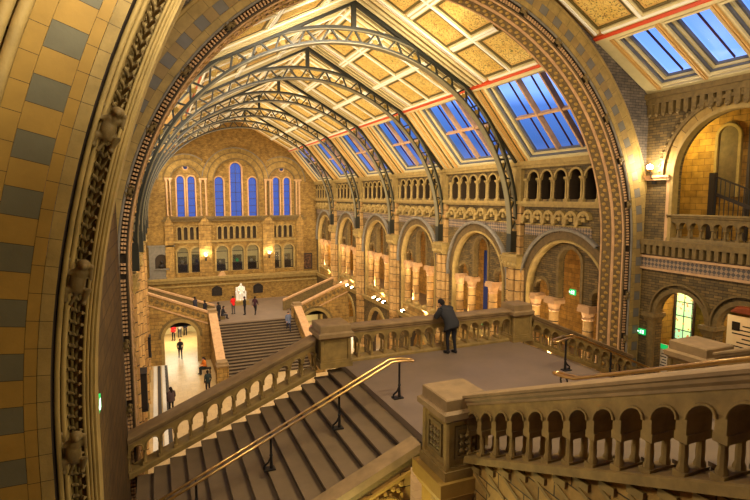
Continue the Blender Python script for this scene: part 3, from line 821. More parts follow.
def place_on_arch(parent, me, name, r, a, y, scale, flip=1):
    o = bpy.data.objects.new(name, me); COL.objects.link(o); o.parent = parent
    if isinstance(a, tuple): x, z, rad, tan = -r, a[1], Vector((-1,0,0)), Vector((0,0,1))
    else:
        x, z = r*math.cos(a), ZS + r*math.sin(a); rad = Vector((math.cos(a),0,math.sin(a))); tan = Vector((math.sin(a),0,-math.cos(a)))
    if a.__class__ is float and a < PI/2: tan = -tan
    X = Vector((0,1,0)).cross(tan)
    mat = Matrix((( X.x*flip, 0, tan.x), (0, 1, 0), (X.z*flip, 0, tan.z)))
    o.rotation_euler = mat.to_euler() if flip > 0 else mat.to_euler()
    w = wloc(parent); o.location = Vector((x, y, z)) - w; o.scale = (scale,) * 3
    return o

# --- near arch
na = thing('transverse_arch', 'huge near stone arch at the left edge with buff and grey voussoirs and climbing monkeys', 'arch', (0, 5, 8))
st, kd = vst(.205, .004, 8.98, 8.0)
m = MB(); m.sweep(0, ZS, st, [(9.13, 4.5), (8.885, 4.5)], XZ, mi=lambda i, j: 2 if kd[i][0] == 'j' else kd[i][1] % 2)
m.build('voussoir_band', [M['vous_buff'], M['vous_grey'], M['joint']], na)
st2, kd2 = vst(.21, .004, 8.8, 8.0)
jm = lambda i, j: 1 if kd2[i][0] == 'j' else 0
m = MB(); m.sweep(0, ZS, st2, [(9.26, 4.5), (9.133, 4.5), (9.133, 4.52)], XZ, mi=jm); m.sweep(0, ZS, st2, [(8.882, 4.52), (8.882, 4.5), (8.80, 4.5)], XZ, mi=jm)
m.sweep(0, ZS, st2, [(8.797, 4.505), (8.71, 4.505), (8.70, 4.6)], XZ, mi=lambda i, j: 1 if kd2[i][0] == 'j' or j == 1 else 2)
m.build('plain_band', [M['vous_buff'], M['joint'], M['stone']], na)
m = MB()
arch_tube(m, 9.40, 4.47, .045, zleg=8); arch_tube(m, 9.30, 4.47, .045, zleg=8)
m.sweep(0, ZS, stations(90, 8, zc=ZS), [(9.9, 4.46), (9.46, 4.46), (9.46, 4.53), (9.25, 4.53), (9.25, 4.5)], XZ)
m.build('roll_moulding', M['stone'], na, smooth=50)
m = MB()
arch_tube(m, 8.678, 4.57, .020, zleg=8); arch_tube(m, 8.645, 4.62, .017, zleg=8)
m.build('roll_moulding', M['stone'], na, smooth=50)
m = MB(); m.sweep(0, ZS, stations(90, 8, zc=ZS), [(8.70, 4.6), (8.63, 4.64), (8.63, 4.86), (8.53, 4.88), (8.53, 4.80), (8.512, 4.80), (8.512, 4.86), (8.496, 4.86), (8.496, 4.93), (8.475, 4.93), (8.475, 5.0), (8.455, 5.0), (8.455, 5.28), (8.9, 5.3)], XZ)
m.build('soffit', M['stone'], na, smooth=30)
m = MB()
arch_tube(m, 8.52, 4.79, .013, zleg=8); arch_tube(m, 8.50, 4.86, .012, zleg=8); arch_tube(m, 8.48, 4.93, .012, zleg=8)
m.build('bead', M['stone'], na, smooth=50)
def arch_pt(s, r):
    """point at distance s along the left leg and arc, measured from z = 8"""
    if s < ZS - 8: return Vector((-r, 0, 8 + s)), Vector((0,0,1)), Vector((-1,0,0))
    a = PI - (s - (ZS - 8)) / r
    return Vector((r*math.cos(a), 0, ZS + r*math.sin(a))), Vector((math.sin(a), 0, -math.cos(a))), Vector((math.cos(a), 0, math.sin(a)))
m = MB(); s = 2.4
arch_tube(m, 8.58, 4.80, .014, a1=PI*.5, zleg=8, n=50)
while s < 13.0:                               # curling leaves in pairs off a running stem
    for sd in (-1, 1):
        P, T, Rr = arch_pt(s + (.03 if sd > 0 else 0), 8.58)
        c = [P + Vector((0, 4.79, 0)) - T*.025, P + T*.02 + Rr*sd*.022 + Vector((0, 4.75, 0)), P + T*.035 + Rr*sd*.042 + Vector((0, 4.70, 0)), P + T*.022 + Rr*sd*.052 + Vector((0, 4.74, 0))]
        m.tube(c, [.010, .017, .015, .006], 6)
    s += .098
m.build('carved_leaf_band', M['stone_dark'], na, smooth=60)
for zz in (9.9, 11.95): place_on_arch(na, MONKEY, 'carved_monkey', 8.585, ('L', zz), 4.66, .66)
for s, fl in ((1.3, 1), (2.52, 1), (4.1, 1), (5.6, 1), (7.0, 1)):
    place_on_arch(na, MONKEY, 'carved_monkey', 8.585, PI - s / 8.6, 4.66, .66)

# --- far arch
fa = thing('transverse_arch', 'far great stone arch framing the nave, with checkered voussoirs and rope carving', 'arch', (0, 14.5, 0))
st, kd = vst(.33, .008, 9.2, 0.0)
m = MB(); m.sweep(0, ZS, st, [(9.34, 14.41), (9.05, 14.41)], XZ, mi=lambda i, j: 2 if kd[i][0] == 'j' else kd[i][1] % 2)
m.build('voussoir_band', [M['vous_buff2'], M['vous_grey2'], M['joint']], fa)
st2, kd2 = vst(.5, .008, 9.2, 0.0); jm = lambda i, j: 1 if kd2[i][0] == 'j' else 0
m = MB(); m.sweep(0, ZS, st2, [(9.62, 14.46), (9.62, 14.41), (9.345, 14.41), (9.345, 14.43)], XZ, mi=jm); m.sweep(0, ZS, st2, [(9.045, 14.43), (9.045, 14.41), (8.86, 14.41), (8.86, 14.5)], XZ, mi=jm)
m.build('plain_band', [M['stone'], M['joint']], fa)
m = MB(); arch_tube(m, 9.68, 14.43, .06, zleg=0, n=110); m.build('roll_moulding', M['stone'], fa, smooth=50)
m = MB(); arch_tube(m, 8.83, 14.46, .038, zleg=0, n=110); m.build('roll_moulding', M['stone_grey'], fa, smooth=50)
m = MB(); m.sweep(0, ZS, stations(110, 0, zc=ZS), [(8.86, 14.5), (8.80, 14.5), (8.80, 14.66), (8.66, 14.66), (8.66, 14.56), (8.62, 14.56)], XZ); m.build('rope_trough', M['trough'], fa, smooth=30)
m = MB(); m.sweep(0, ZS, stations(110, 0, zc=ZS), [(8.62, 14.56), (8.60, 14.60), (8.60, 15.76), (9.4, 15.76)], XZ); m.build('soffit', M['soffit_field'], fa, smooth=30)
m = MB()
for y in (14.64, 15.08, 15.14, 15.7): arch_tube(m, 8.595, y, .035, zleg=0, n=110)
m.build('soffit_roll', M['stone_pink'], fa, smooth=50)
m = MB(); da = .105 / 8.7; n = int(PI / da)
for k in range(n):                            # two rows of short carved bars: the rope
    a = PI * (k + .5) / n
    if (k % 16) in (0, 15): continue
    for r0, r1 in ((8.675, 8.725), (8.74, 8.79)):
        p = [(r*math.cos(a), 14.57 + (.02 if r == r0 else 0), ZS + r*math.sin(a)) for r in (r0, r1)]
        m.bar(p[0], p[1], .055, .10, up=(0,1,0))
for sx in (-1, 1):
    for k in range(112):
        z = .1 + k * .107
        if k % 16 in (0, 15): continue
        for r0, r1 in ((8.675, 8.725), (8.74, 8.79)): m.box(min(sx*r0, sx*r1), max(sx*r0, sx*r1), 14.52, 14.63, z - .028, z + .028)
m.build('rope_carving', M['stone_pink'], fa)['kind'] = 'stuff'
m = MB(); n = 150
for k in range(n):                            # leaf relief on the soffit
    a = PI * (k + .5) / n
    rt = Matrix.Rotation(-a, 3, 'Y')
    for y, o in ((14.86, 0), (15.42, 1)):
        r = 8.585
        m.ball((r*math.cos(a), y - .07*(1 if (k+o) % 2 else -1), ZS + r*math.sin(a)), .085, 6, sc=(.45, 1.2, .8), rot=rt)
for sx in (-1, 1):
    for k in range(66):
        z = .1 + k * .18
        for y, o in ((14.86, 0), (15.42, 1)): m.ball((sx*8.585, y - .07*(1 if (k+o) % 2 else -1), z), .085, 6, sc=(.45, 1.2, .8))
m.build('leaf_relief', M['vous_buff'], fa, smooth=60)['kind'] = 'stuff'
for k in range(1, 16):
    a = PI * (k * 16 - .5 + .5) / int(PI / (.105 / 8.7))
    place_on_arch(fa, MONKEY, 'carved_monkey', 8.74, float(a), 14.5, .62)
for z in (10.2, 8.5, 6.8, 5.1):
    for sx in (-1, 1):
        o = bpy.data.objects.new('carved_monkey', MONKEY); COL.objects.link(o); o.parent = fa; o.location = (sx*8.74, 0, z); o.scale = (.62,)*3

# ------------------------------------------------------------------ iron roof trusses
RI, RO, ZI, ZO = 8.20, 8.55, 12.2, 12.42
def truss():
    t = thing('roof_truss', '', 'roof truss', (0, TRUSS[0], 11.2), 'iron roof trusses of the nave')
    def P(r, a, zc): return (r*math.cos(a), 0, zc - 11.2 + r*math.sin(a))
    n = 72
    def chord(r, zc, w, h, nm, mt):
        m = MB(); st = stations(n)
        m.sweep(0, zc - 11.2, st, [(r - h/2, -w/2), (r + h/2, -w/2), (r + h/2, w/2), (r - h/2, w/2)], XZ, closed=True)
        m.build(nm, mt, t, smooth=40, local=True)
    chord(RO, ZO, .26, .10, 'top_chord', M['iron']); chord(RO - .07, ZO, .14, .06, 'top_flange', M['iron_edge'])
    chord(RI, ZI, .26, .09, 'bottom_chord', M['iron']); chord(RI - .065, ZI, .32, .04, 'bottom_flange', M['iron_edge'])
    m = MB(); nt = 27
    for k in range(nt):
        a0, a1 = PI * k / nt, PI * (k + 1) / nt; am = (a0 + a1) / 2
        m.bar(P(RI, a0 + .012, ZI), P(RO, am, ZO), .07, .09, up=(0,1,0)); m.bar(P(RO, am, ZO), P(RI, a1 - .012, ZI), .07, .09, up=(0,1,0))
    m.build('lattice', M['iron'], t, local=True)
    lf = MB()
    lf.prism([(0,0),(.10,.06),(.17,.02),(.13,.14),(.20,.2),(.08,.24),(0,.30),(-.08,.24),(-.20,.2),(-.13,.14),(-.17,.02),(-.10,.06)], XZ, -.015, .015)
    pr = None
    for k in range(nt):
        am = PI * (k + .5) / nt; r = RI + .08
        if pr is None: o = pr = lf.build('leaf_ornament', M['gilt'], t, local=True)
        else: o = pr.copy(); COL.objects.link(o)
        o.parent = t; o.location = P(r, am, ZI); o.rotation_euler = (0, PI/2 - am, 0); o.scale = (.75,) * 3
    m = MB(); m.box(-.09, .09, -.09, .09, RO + ZO - 11.2 - .05, 10.9); m.build('king_post', M['iron'], t, local=True)
    for s in (-1, 1):
        m = MB(); m.bar((0, 0, 10.83), (s*5.85, 0, 18.97 - 11.2 - .12), .2, .16); m.build('rafter', M['iron'], t, local=True)
        m = MB(); m.bar((s*5.8, 0, 18.97 - 11.2 - .14), (s*8.6, 0, 15.65 - 11.2 - .1), .2, .16); m.build('rafter', M['iron'], t, local=True)
        m = MB(); m.box(min(s*8.17, s*8.6), max(s*8.17, s*8.6), -.15, .15, .08, ZI - 11.2 + .12); m.box(min(s*8.12, s*8.18), max(s*8.12, s*8.18), -.17, .17, .08, ZI - 11.2 + .12)
        m.build('stem', M['iron'], t, local=True)
    seen = set()
    for ch in t.children:                      # the hall is a little wider to the left of its ridge
        if ch.name.startswith('leaf_ornament'):
            if ch.location.x < 0: ch.location.x *= 1.05
            continue
        for v in ch.data.vertices:
            if v.co.x < 0: v.co.x *= 1.05
    return t
T0 = truss()
TO = ['nearest to the great stone arch', 'second from the great stone arch', 'third from the great stone arch', 'fourth from the great stone arch', 'farthest, just before the end wall']
for i, y in enumerate(TRUSS):
    r = T0 if i == 0 else dup(T0, (0, y, 11.2), '')
    r['label'] = 'olive iron lattice roof rib, ' + TO[i]

# ------------------------------------------------------------------ piers of the nave
def pier():
    t = thing('pier', '', 'pier', (8.6, TRUSS[0], 0), 'clustered piers of the nave')
    m = MB(); m.box(-.32, .2, -.62, .62, 0, .5); m.box(-.26, .2, -.56, .56, .5, .8); m.build('base', M['stone'], t, local=True)
    m = MB(); m.box(-.1, .12, -.48, .48, .8, 10.55); m.build('core', M['buff'], t, local=True)
    for k, (x, y, r) in enumerate(((-.2, 0, .2), (-.12, -.34, .15), (-.12, .34, .15), (.05, -.52, .1), (.05, .52, .1))):
        m = MB(); m.lathe([(r*1.25, .8), (r*1.25, .9), (r, 1.0), (r, 5.15), (r*1.2, 5.2), (r*1.2, 5.4), (r, 5.5), (r, 10.5)], (x, y, 0), 14); m.build('shaft', M['shaft'], t, smooth=40, local=True)
    m = MB(); m.frustum(-.08, 0, 10.5, 10.85, .3, .52, .36, .60)
    m.box(-.46, .14, -.62, .62, 10.85, 11.02); m.box(-.5, .14, -.66, .66, 11.02, 11.1); m.box(-.42, .14, -.58, .58, 11.1, 11.2)
    for y in (-.5, -.25, 0, .25, .5): m.ball((-.42, y, 10.7), .11, 6)
    m.build('capital', M['stone'], t, local=True)
    m = MB(); m.box(-.12, .12, -.42, .42, 11.2, 12.75); m.box(-.16, .12, -.48, .48, 12.75, 12.9); m.box(-.1, .12, -.42, .42, 12.9, 13.56); m.build('pilaster', M['shaft'], t, local=True)
    m = MB(); m.box(-.1, .12, -.34, .34, 13.8, 15.36); m.build('upper_pilaster', M['stone'], t, local=True)
    return t
P0 = pier()
PO = ['first', 'second', 'third', 'fourth', 'fifth']
for i, y in enumerate(TRUSS):
    r = P0 if i == 0 else dup(P0, (8.6, y, 0), '')
    r['label'] = 'clustered buff stone pier on the right wall, %s beyond the near arch' % PO[i]
for i, y in enumerate(TRUSS[:4]):
    r = dup(P0, (-9.08, y, 0), 'clustered stone pier on the left wall, %s beyond the near arch' % PO[i], rz=PI)
# columns under the arcade screens
def gcol(n=12):
    t = thing('gallery_column', '', 'column', (9.1, 0, 5.5), 'banded columns of the right arcade')
    m = MB(); m.box(-.32, .32, -.32, .32, 0, .25); m.lathe([(.3,.25),(.3,.34),(.24,.42)], (0,0,0), n); m.build('base', M['stone'], t, local=True)
    m = MB(); m.lathe([(.23,.4),(.23,3.25)], (0,0,0), n); m.build('shaft', M['shaft'], t, smooth=40, local=True)
    m = MB(); m.lathe([(.23,3.2),(.27,3.26),(.24,3.32),(.31,3.58)], (0,0,0), n); m.box(-.34, .34, -.34, .34, 3.58, 3.76); m.box(-.31, .31, -.31, .31, 3.76, 3.87); m.build('capital', M['stone_pink'], t, smooth=40, local=True)
    return t
G0 = gcol(); first = True
for i, c in enumerate(BAYC):
    for q, w in ((2.35, 'at the far jamb'), (1.05, 'left of the tall opening'), (-1.05, 'right of the tall opening'), (-2.35, 'at the near jamb')):
        if i == 0 and q == -2.35: continue
        r = G0 if first else dup(G0, (9.1, c + q, 5.5), ''); first = False
        r.location = (9.1, c + q, 5.5)
        r['label'] = 'banded stone column %s, %s arcade bay beyond the near arch' % (w, ORD[i])
# stout columns between the low arches of the near right wall
k0 = None
for y, lb in ((11.565, 'stout dark stone column between the two low arches on right wall'), (13.82, 'stout dark stone column left of the low arches beside the great arch'), (9.335, 'stout dark stone column right of the second low arch')):
    t = thing('arcade_column', lb, 'column', (9.45, y, 5.5))
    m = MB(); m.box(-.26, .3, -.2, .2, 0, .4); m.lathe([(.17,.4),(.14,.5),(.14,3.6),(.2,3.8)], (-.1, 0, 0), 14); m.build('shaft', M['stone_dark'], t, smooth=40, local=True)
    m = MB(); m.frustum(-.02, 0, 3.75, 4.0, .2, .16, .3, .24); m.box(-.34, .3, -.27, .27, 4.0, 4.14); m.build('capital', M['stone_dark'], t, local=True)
# ------------------------------------------------------------------ bridge, stairs and balustrades
ZL = 9.2; RUN = .39; RISE = .163; SL = RISE / RUN
def steps_along(name, label, cat, x0, dx, y0, y1, n, zt, drop=.5, axis='x', mt=None, group=None):
    """flight falling from zt; each step is a part"""
    t = thing(name, label, cat, ((x0, (y0+y1)/2, zt) if axis == 'x' else ((y0+y1)/2, x0, zt)), group)
    for k in range(n):
        a = x0 + dx * k; b = x0 + dx * (k + 1); z = zt - RISE * (k + 1)
        e = .03 if dx > 0 else -.03
        lo, hi = min(a, b), max(a, b)
        m = MB()
        def bx(l, h, za, zb, mi):
            if axis == 'x': m.box(l, h, y0, y1, za, zb, mi)
            else: m.box(y0, y1, l, h, za, zb, mi)
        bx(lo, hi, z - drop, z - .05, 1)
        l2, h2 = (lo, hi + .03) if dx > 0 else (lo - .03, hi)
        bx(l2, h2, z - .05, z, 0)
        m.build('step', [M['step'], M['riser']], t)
    return t
br = MB(); br.box(-3.1, 3.1, 8.05, 13.98, 8.95, 9.2, 0); br.box(-3.1, 3.1, 8.05, 14.4, 8.3, 8.95, 1)
br = tag(br.build('bridge_landing', [M['paving'], M['buff']]), 'flat stone landing of the bridge between the two flights of stairs', 'landing')
stl = steps_along('staircase', 'wide stone stairs going down to the left from the bridge landing', 'stairs', -3.1, -RUN, 9.0, 13.98, 14, ZL)
strr = steps_along('staircase', 'stone stairs going down to the right, mostly hidden behind the handrail', 'stairs', 3.1, RUN, 9.0, 13.98, 14, ZL)
stu = thing('staircase', 'stone stairs rising from the landing towards the viewer behind the near balustrade', 'stairs', (0, 8.0, 9.2))
for k in range(19):
    y1 = 8.0 - RUN * k; z = ZL + RISE * (k + 1)
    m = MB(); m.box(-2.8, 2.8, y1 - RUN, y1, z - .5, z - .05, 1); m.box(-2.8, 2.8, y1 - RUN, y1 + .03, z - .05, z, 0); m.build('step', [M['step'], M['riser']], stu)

def balustrade(t, u0, u1, d0, d1, zf, mp, pitch, hr=1.12, mat=None, rail=None, pl=.14, cw=.048, zs=None, ccap=None):
    """arcaded stone balustrade from u0 to u1: zf(u) is its foot line, depth d0..d1"""
    mat = mat or M['balu_stone']; rail = rail or M['rail_stone']
    n = max(1, int(round(abs(u1 - u0) / pitch))); p = (u1 - u0) / n; hp = abs(p) / 2
    zs = zs or hr - .45; r = hp - cw * 1.05; cc = ccap or zs
    # arch heads
    m = MB(); K = 10; top = hr - .2
    for k in range(n):
        c = u0 + p * (k + .5)
        us = [c - hp, c - r] + [c - r * math.cos(PI*i/K) for i in range(1, K)] + [c + r, c + hp]
        zb = [zs, zs] + [zs + r * math.sin(PI*i/K) for i in range(1, K)] + [zs, zs]
        for i in range(len(us) - 1):
            a, b = us[i], us[i+1]
            A0, B0, A1, B1 = zf(a) + zb[i], zf(b) + zb[i+1], zf(a) + top, zf(b) + top
            m.face([mp(a,d0,A0), mp(b,d0,B0), mp(b,d0,B1), mp(a,d0,A1)]); m.face([mp(a,d1,A0), mp(a,d1,A1), mp(b,d1,B1), mp(b,d1,B0)])
            m.face([mp(a,d0,A0), mp(a,d1,A0), mp(b,d1,B0), mp(b,d0,B0)])
        for e in (-1, 1):                     # raised roll round each arch head
            dd = d0 - .012 if (e < 0) == (d0 < d1) else d1 + .012
            dd = (min(d0, d1) - .012) if e < 0 else (max(d0, d1) + .012)
            m.tube([mp(c + (r+.012)*math.cos(PI*i/K), dd, zf(c + (r+.012)*math.cos(PI*i/K)) + zs + (r+.012)*math.sin(PI*i/K)) for i in range(K+1)], .018, 5)
    m.build('arch_heads', mat, t)
    # moulded top rail and plinth, sheared along the slope
    def shear(prof, nm, mt):
        mm = MB()
        ua, ub = (u0, u1)
        b = mm.add([mp(ua, d, zf(ua) + z) for d, z in prof] + [mp(ub, d, zf(ub) + z) for d, z in prof]); q = len(prof)
        mm.faces(b, [tuple(range(q)), tuple(reversed(range(q, 2*q)))] + [(k, (k+1) % q, q + (k+1) % q, q + k) for k in range(q)])
        return mm.build(nm, mt, t, smooth=30)
    e0, e1 = (d0, d1) if d0 < d1 else (d1, d0); cm_ = (e0 + e1) / 2; w = (e1 - e0) / 2
    H = hr
    shear([(cm_-w-.02,H-.2),(cm_-w-.02,H-.16),(cm_-w-.06,H-.12),(cm_-w-.06,H-.08),(cm_-w-.09,H-.06),(cm_-w-.09,H-.02),(cm_-w-.05,H),(cm_+w+.05,H),(cm_+w+.09,H-.02),(cm_+w+.09,H-.06),(cm_+w+.06,H-.08),(cm_+w+.06,H-.12),(cm_+w+.02,H-.16),(cm_+w+.02,H-.2)], 'top_rail', rail)
    shear([(cm_-w-.05,-.08),(cm_-w-.05,pl*.6),(cm_-w-.02,pl),(cm_+w+.02,pl),(cm_+w+.05,pl*.6),(cm_+w+.05,-.08)], 'plinth', mat)
    # balusters
    pb = MB(); hcol = cc - pl + .02
    pb.box(-cw*1.25, cw*1.25, -w, w, 0, .07)
    for q in (-1, 1): pb.lathe([(cw*1.1,.06),(cw*1.1,.10),(cw*.8,.14),(cw*.85,hcol*.5),(cw*.75,hcol-.13),(cw*.95,hcol-.11)], (0, q*w*.66, 0), 8)
    pb.box(-cw*1.3, cw*1.3, -w, w, hcol - .09, hcol)
    if cc < zs: pb.box(-cw*1.05, cw*1.05, -w, w, hcol, zs - pl + .04)
    f0 = None
    ex = Vector(mp(1, 0, 0)) - Vector(mp(0, 0, 0)); rot = math.atan2(ex.y, ex.x)
    for k in range(n + 1):
        u = u0 + p * k
        if f0 is None: f0 = o = pb.build('baluster', mat, t, smooth=40, local=True)
        else: o = f0.copy(); COL.objects.link(o)
        o.parent = t; o.rotation_euler = (0, 0, rot)
        o.location = Vector(mp(u, cm_, zf(u) + pl - .01)) - wloc(t)
def newel(label, cx, cy, zb, zt, s=.42, cap=.53, mat=None, panel=True):
    t = thing('newel_post', label, 'newel post', (cx, cy, zb))
    mat = mat or M['balu_stone']; h = zt - zb
    m = MB(); m.box(-s-.08, s+.08, -s-.08, s+.08, 0, .16); m.box(-s-.05, s+.05, -s-.05, s+.05, .16, .22); m.build('base', mat, t, local=True)
    m = MB(); m.box(-s, s, -s, s, .22, h - .42)
    for sx in (-1, 1):
        for sy in (-1, 1): m.lathe([(.06,.22),(.06,h-.42)], (sx*s, sy*s, 0), 8)
    m.build('shaft', mat, t, local=True)
    if panel:
        m = MB()
        for a in range(4):
            R = Matrix.Rotation(a*PI/2, 3, 'Z')
            for (x0, x1, z0, z1) in ((-s*.62, s*.62, .34, .40), (-s*.62, s*.62, h-.56, h-.5), (-s*.62, -s*.5, .4, h-.56), (s*.5, s*.62, .4, h-.56)):
                pts = [R @ Vector(p) for p in ((x0,-s-.04,z0),(x1,-s-.04,z0),(x1,-s-.04,z1),(x0,-s-.04,z1),(x0,-s+.01,z0),(x1,-s+.01,z0),(x1,-s+.01,z1),(x0,-s+.01,z1))]
                b = m.add(pts); m.faces(b, [(0,1,2,3),(0,4,5,1),(1,5,6,2),(2,6,7,3),(3,7,4,0)])
            for k in range(9):
                p = R @ Vector((((k % 3) - 1)*s*.3, -s-.01, .48 + (k//3)*(h-1.1)/2.6)); m.ball(p, s*.15, 6)
        m.build('carved_panel', M['stone_dark'], t, local=True)
    m = MB(); m.frustum(0, 0, h-.42, h-.34, s+.02, s+.02, cap, cap); m.box(-cap, cap, -cap, cap, h-.34, h-.24); m.frustum(0, 0, h-.24, h-.2, cap, cap, cap-.06, cap-.06)
    m.box(-cap+.07, cap-.07, -cap+.07, cap-.07, h-.2, h-.02); m.frustum(0, 0, h-.02, h, cap-.07, cap-.07, cap-.09, cap-.09)
    m.build('cap', M['rail_stone'], t, local=True)
    return t
newel('square stone newel post with a broad cap at the left end of the bridge parapet', -3.36, 14.05, 9.2, 10.42, .40, .52, panel=False)
newel('dark square newel post at the right end of the bridge parapet', 3.24, 14.12, 9.2, 10.44, .33, .43, panel=False)
newel('large carved stone newel post in the foreground with a broad square cap', -3.12, 7.68, 9.2, 10.62, .38, .50)
newel('stone newel post with a square cap beyond the near handrail at right', 2.95, 7.45, 9.2, 10.85, .40, .50)
lvl = lambda u: ZL
t = thing('balustrade', 'level arcaded stone parapet of the bridge that the person leans on', 'balustrade', (0, 14.15, 9.2))
balustrade(t, -2.94, 2.92, 13.96, 14.34, lvl, XZ, .42, hr=1.05, cw=.042, pl=.10)
zl = lambda u: ZL + SL * (u + 3.1) + .12
t = thing('balustrade', 'sloping arcaded stone balustrade down the far side of the left stairs', 'balustrade', (-6, 14.15, 7.5))
balustrade(t, -3.86, -8.78, 13.98, 14.40, zl, XZ, RUN, hr=1.0, cw=.042, pl=.08)
zr = lambda u: ZL - SL * (u - 3.1) + .12
t = thing('balustrade', 'dark sloping balustrade down the far side of the right stairs', 'balustrade', (6, 14.15, 7.5))
balustrade(t, 3.86, 8.6, 13.98, 14.40, zr, XZ, RUN, hr=1.0, cw=.042, pl=.08)
zu = lambda u: ZL + SL * (8.0 - u) + .02
t = thing('balustrade', 'sloping arcaded stone balustrade in the right foreground', 'balustrade', (-2.95, 4.5, 10.5))
balustrade(t, 7.28, 1.1, -3.14, -2.76, zu, YZ, RUN, hr=1.14, zs=.66, ccap=.50, cw=.054, pl=.05)
t = thing('balustrade', 'sloping balustrade behind the near brass handrail at the right edge', 'balustrade', (2.95, 4.5, 10.5))
balustrade(t, 7.05, 1.1, 2.8, 3.1, zu, YZ, RUN, hr=1.14, zs=.66, ccap=.50, cw=.054, pl=.05)
# solid outer strings of the stairs and the walls below them
m = MB()
def slope_x(m, x0, x1, y0, y1, z0a, z0b, ha, hb, mi=0):
    b = m.add([(x0,y0,z0a),(x1,y0,z0b),(x1,y1,z0b),(x0,y1,z0a),(x0,y0,ha),(x1,y0,hb),(x1,y1,hb),(x0,y1,ha)])
    m.faces(b, [(3,2,1,0),(4,5,6,7),(0,1,5,4),(1,2,6,5),(2,3,7,6),(3,0,4,7)], mi)
for s, lb in ((-1, 'broad stone coping along the near edge of the left stairs'), (1, 'stone coping along the near edge of the right stairs')):
    f = lambda x: ZL + .03 - SL * (abs(x) - 3.1)
    m = MB(); xa, xb = s*3.3, s*8.78
    slope_x(m, xa, xb, 8.62, 9.02, f(xa)-.12, f(xb)-.12, f(xa)+.05, f(xb)+.05, 0)
    slope_x(m, xa, xb, 8.66, 9.0, f(xa)-.30, f(xb)-.30, f(xa)-.12, f(xb)-.12, 1)
    tag(m.build('stair_coping', [M['rail_stone'], M['stone_dark']]), lb, 'coping')
    m = MB(); slope_x(m, s*3.5, xb, 8.66, 8.95, 5.5, 5.5, f(s*3.5)-.3, f(xb)-.3)
    w = struct(m.build('wall_stair_left' if s < 0 else 'wall_stair_right', M['buff']))
    if s < 0:                                 # carved spandrel below the coping
        m = MB()
        for k in range(9):
            x = -3.72 - k * .17; m.ball((x, 8.63, f(x) - .5), .06, 6); m.ball((x - .06, 8.63, f(x) - .62), .05, 6); m.box(x-.03, x+.03, 8.6, 8.67, f(x)-.9, f(x)-.68)
        m.sweep(-4.05, 7.85, stations(14, 6.0, zc=7.85), [(.30, 8.68), (.30, 8.56), (.42, 8.56), (.42, 8.68)], XZ)
        slope_x(m, -3.52, -6.0, 8.6, 8.67, f(-3.52)-.42, f(-6.0)-.42, f(-3.52)-.36, f(-6.0)-.36)
        m.build('carved_spandrel', M['vous_buff'], w)
        m = MB(); m.box(-4.3, -3.78, 8.64, 8.67, 6.0, 8.0); m.build('niche', M['trough'], w)
# outer face of the rising flight: ashlar with jogged string
for s in (-1, 1):
    m = MB()
    b = m.add([(s*3.02, 8.0, 0.2), (s*3.02, .3, 0.2), (s*3.02, .3, ZL + SL*7.7 - .1), (s*3.02, 8.0, ZL - .1), (s*2.8, 8.0, 0.2), (s*2.8, .3, 0.2), (s*2.8, .3, ZL + SL*7.7 - .1), (s*2.8, 8.0, ZL - .1)])
    m.faces(b, [(0,1,2,3),(7,6,5,4),(0,3,7,4),(1,5,6,2),(3,2,6,7),(0,4,5,1)])
    w = struct(m.build('wall_flight_left' if s < 0 else 'wall_flight_right', M['buff']))
    m = MB()
    for k in range(19):
        y = 8.0 - RUN*k; z = ZL + RISE*k - .12
        m.bar((s*3.02, y - .02, z - .10), (s*3.02, y - RUN - .10, z - .30), .05, .035, up=(1,0,0)); m.box(min(s*3.0, s*3.07), max(s*3.0, s*3.07), y - RUN*.62, y - .02, z - .06, z + .04)
    m.build('jogged_string', M['balu_stone'], w)
m = MB(); m.box(-3.55, -2.7, 7.25, 8.1, 0.2, 8.95); m.lathe([(.14,.2),(.14,8.9)], (-3.5, 7.3, 0), 12); m.lathe([(.1,.2),(.1,8.9)], (-3.5, 7.65, 0), 12)
m.box(-3.7, -2.6, 7.15, 8.2, 8.95, 9.2); m.frustum(-3.15, 7.67, 8.75, 8.95, .44, .44, .55, .53)
tag(m.build('bridge_pier', M['vous_buff'], smooth=30), 'tall stone pier under the large foreground newel post', 'pier')

# brass handrails
def handrail(label, path, posts, sep=(0,.2,0), loc=None, rad=.028, double=True):
    t = thing('handrail', label, 'handrail', loc or path[0])
    sv = Vector(sep) / 2; path = [Vector(p) for p in path]
    m = MB()
    if double:
        A = [p + sv for p in path]; B = [p - sv for p in path]
        d = (path[0] - path[1]).normalized()
        arc = [path[0] + sv*math.cos(PI*k/8) + d * sv.length * math.sin(PI*k/8) for k in range(1, 8)]
        m.tube(list(reversed(A)) + arc + B, rad, 8)
    else: m.tube(path, rad, 8)
    m.build('rail', M['brass'], t, smooth=60)
    for (x, y, z, zt, fd) in posts:
        m = MB(); m.tube([(x,y,z+.02),(x,y,z+.3),(x,y,zt-.1)], [.038,.028,.026], 8); m.ball((x,y,z+.32), .04, 8)
        m.tube([(x-sv.x,y-sv.y,zt-.02),(x,y,zt-.1),(x+sv.x,y+sv.y,zt-.02)], .016, 6)
        p = m.build('post', M['black_iron'], t, smooth=60)
        m = MB(); m.box(x-.17 if fd < 0 else x-.08, x+.08 if fd < 0 else x+.17, y-.09, y+.09, z, z+.03)
        m.tube([(x+fd*.15,y,z+.02),(x+fd*.15,y,z+.10),(x+fd*.06,y,z+.17),(x,y,z+.30)], [.028,.026,.024,.016], 6)
        m.build('foot_bracket', M['black_iron'], p, smooth=60)
    return t
hy = 10.9
hz = lambda x: ZL + .94 - .455 * max(0, -x - 2.95)
sz = lambda x: ZL - RISE * max(0, math.ceil((-x - 3.1) / RUN - .03))
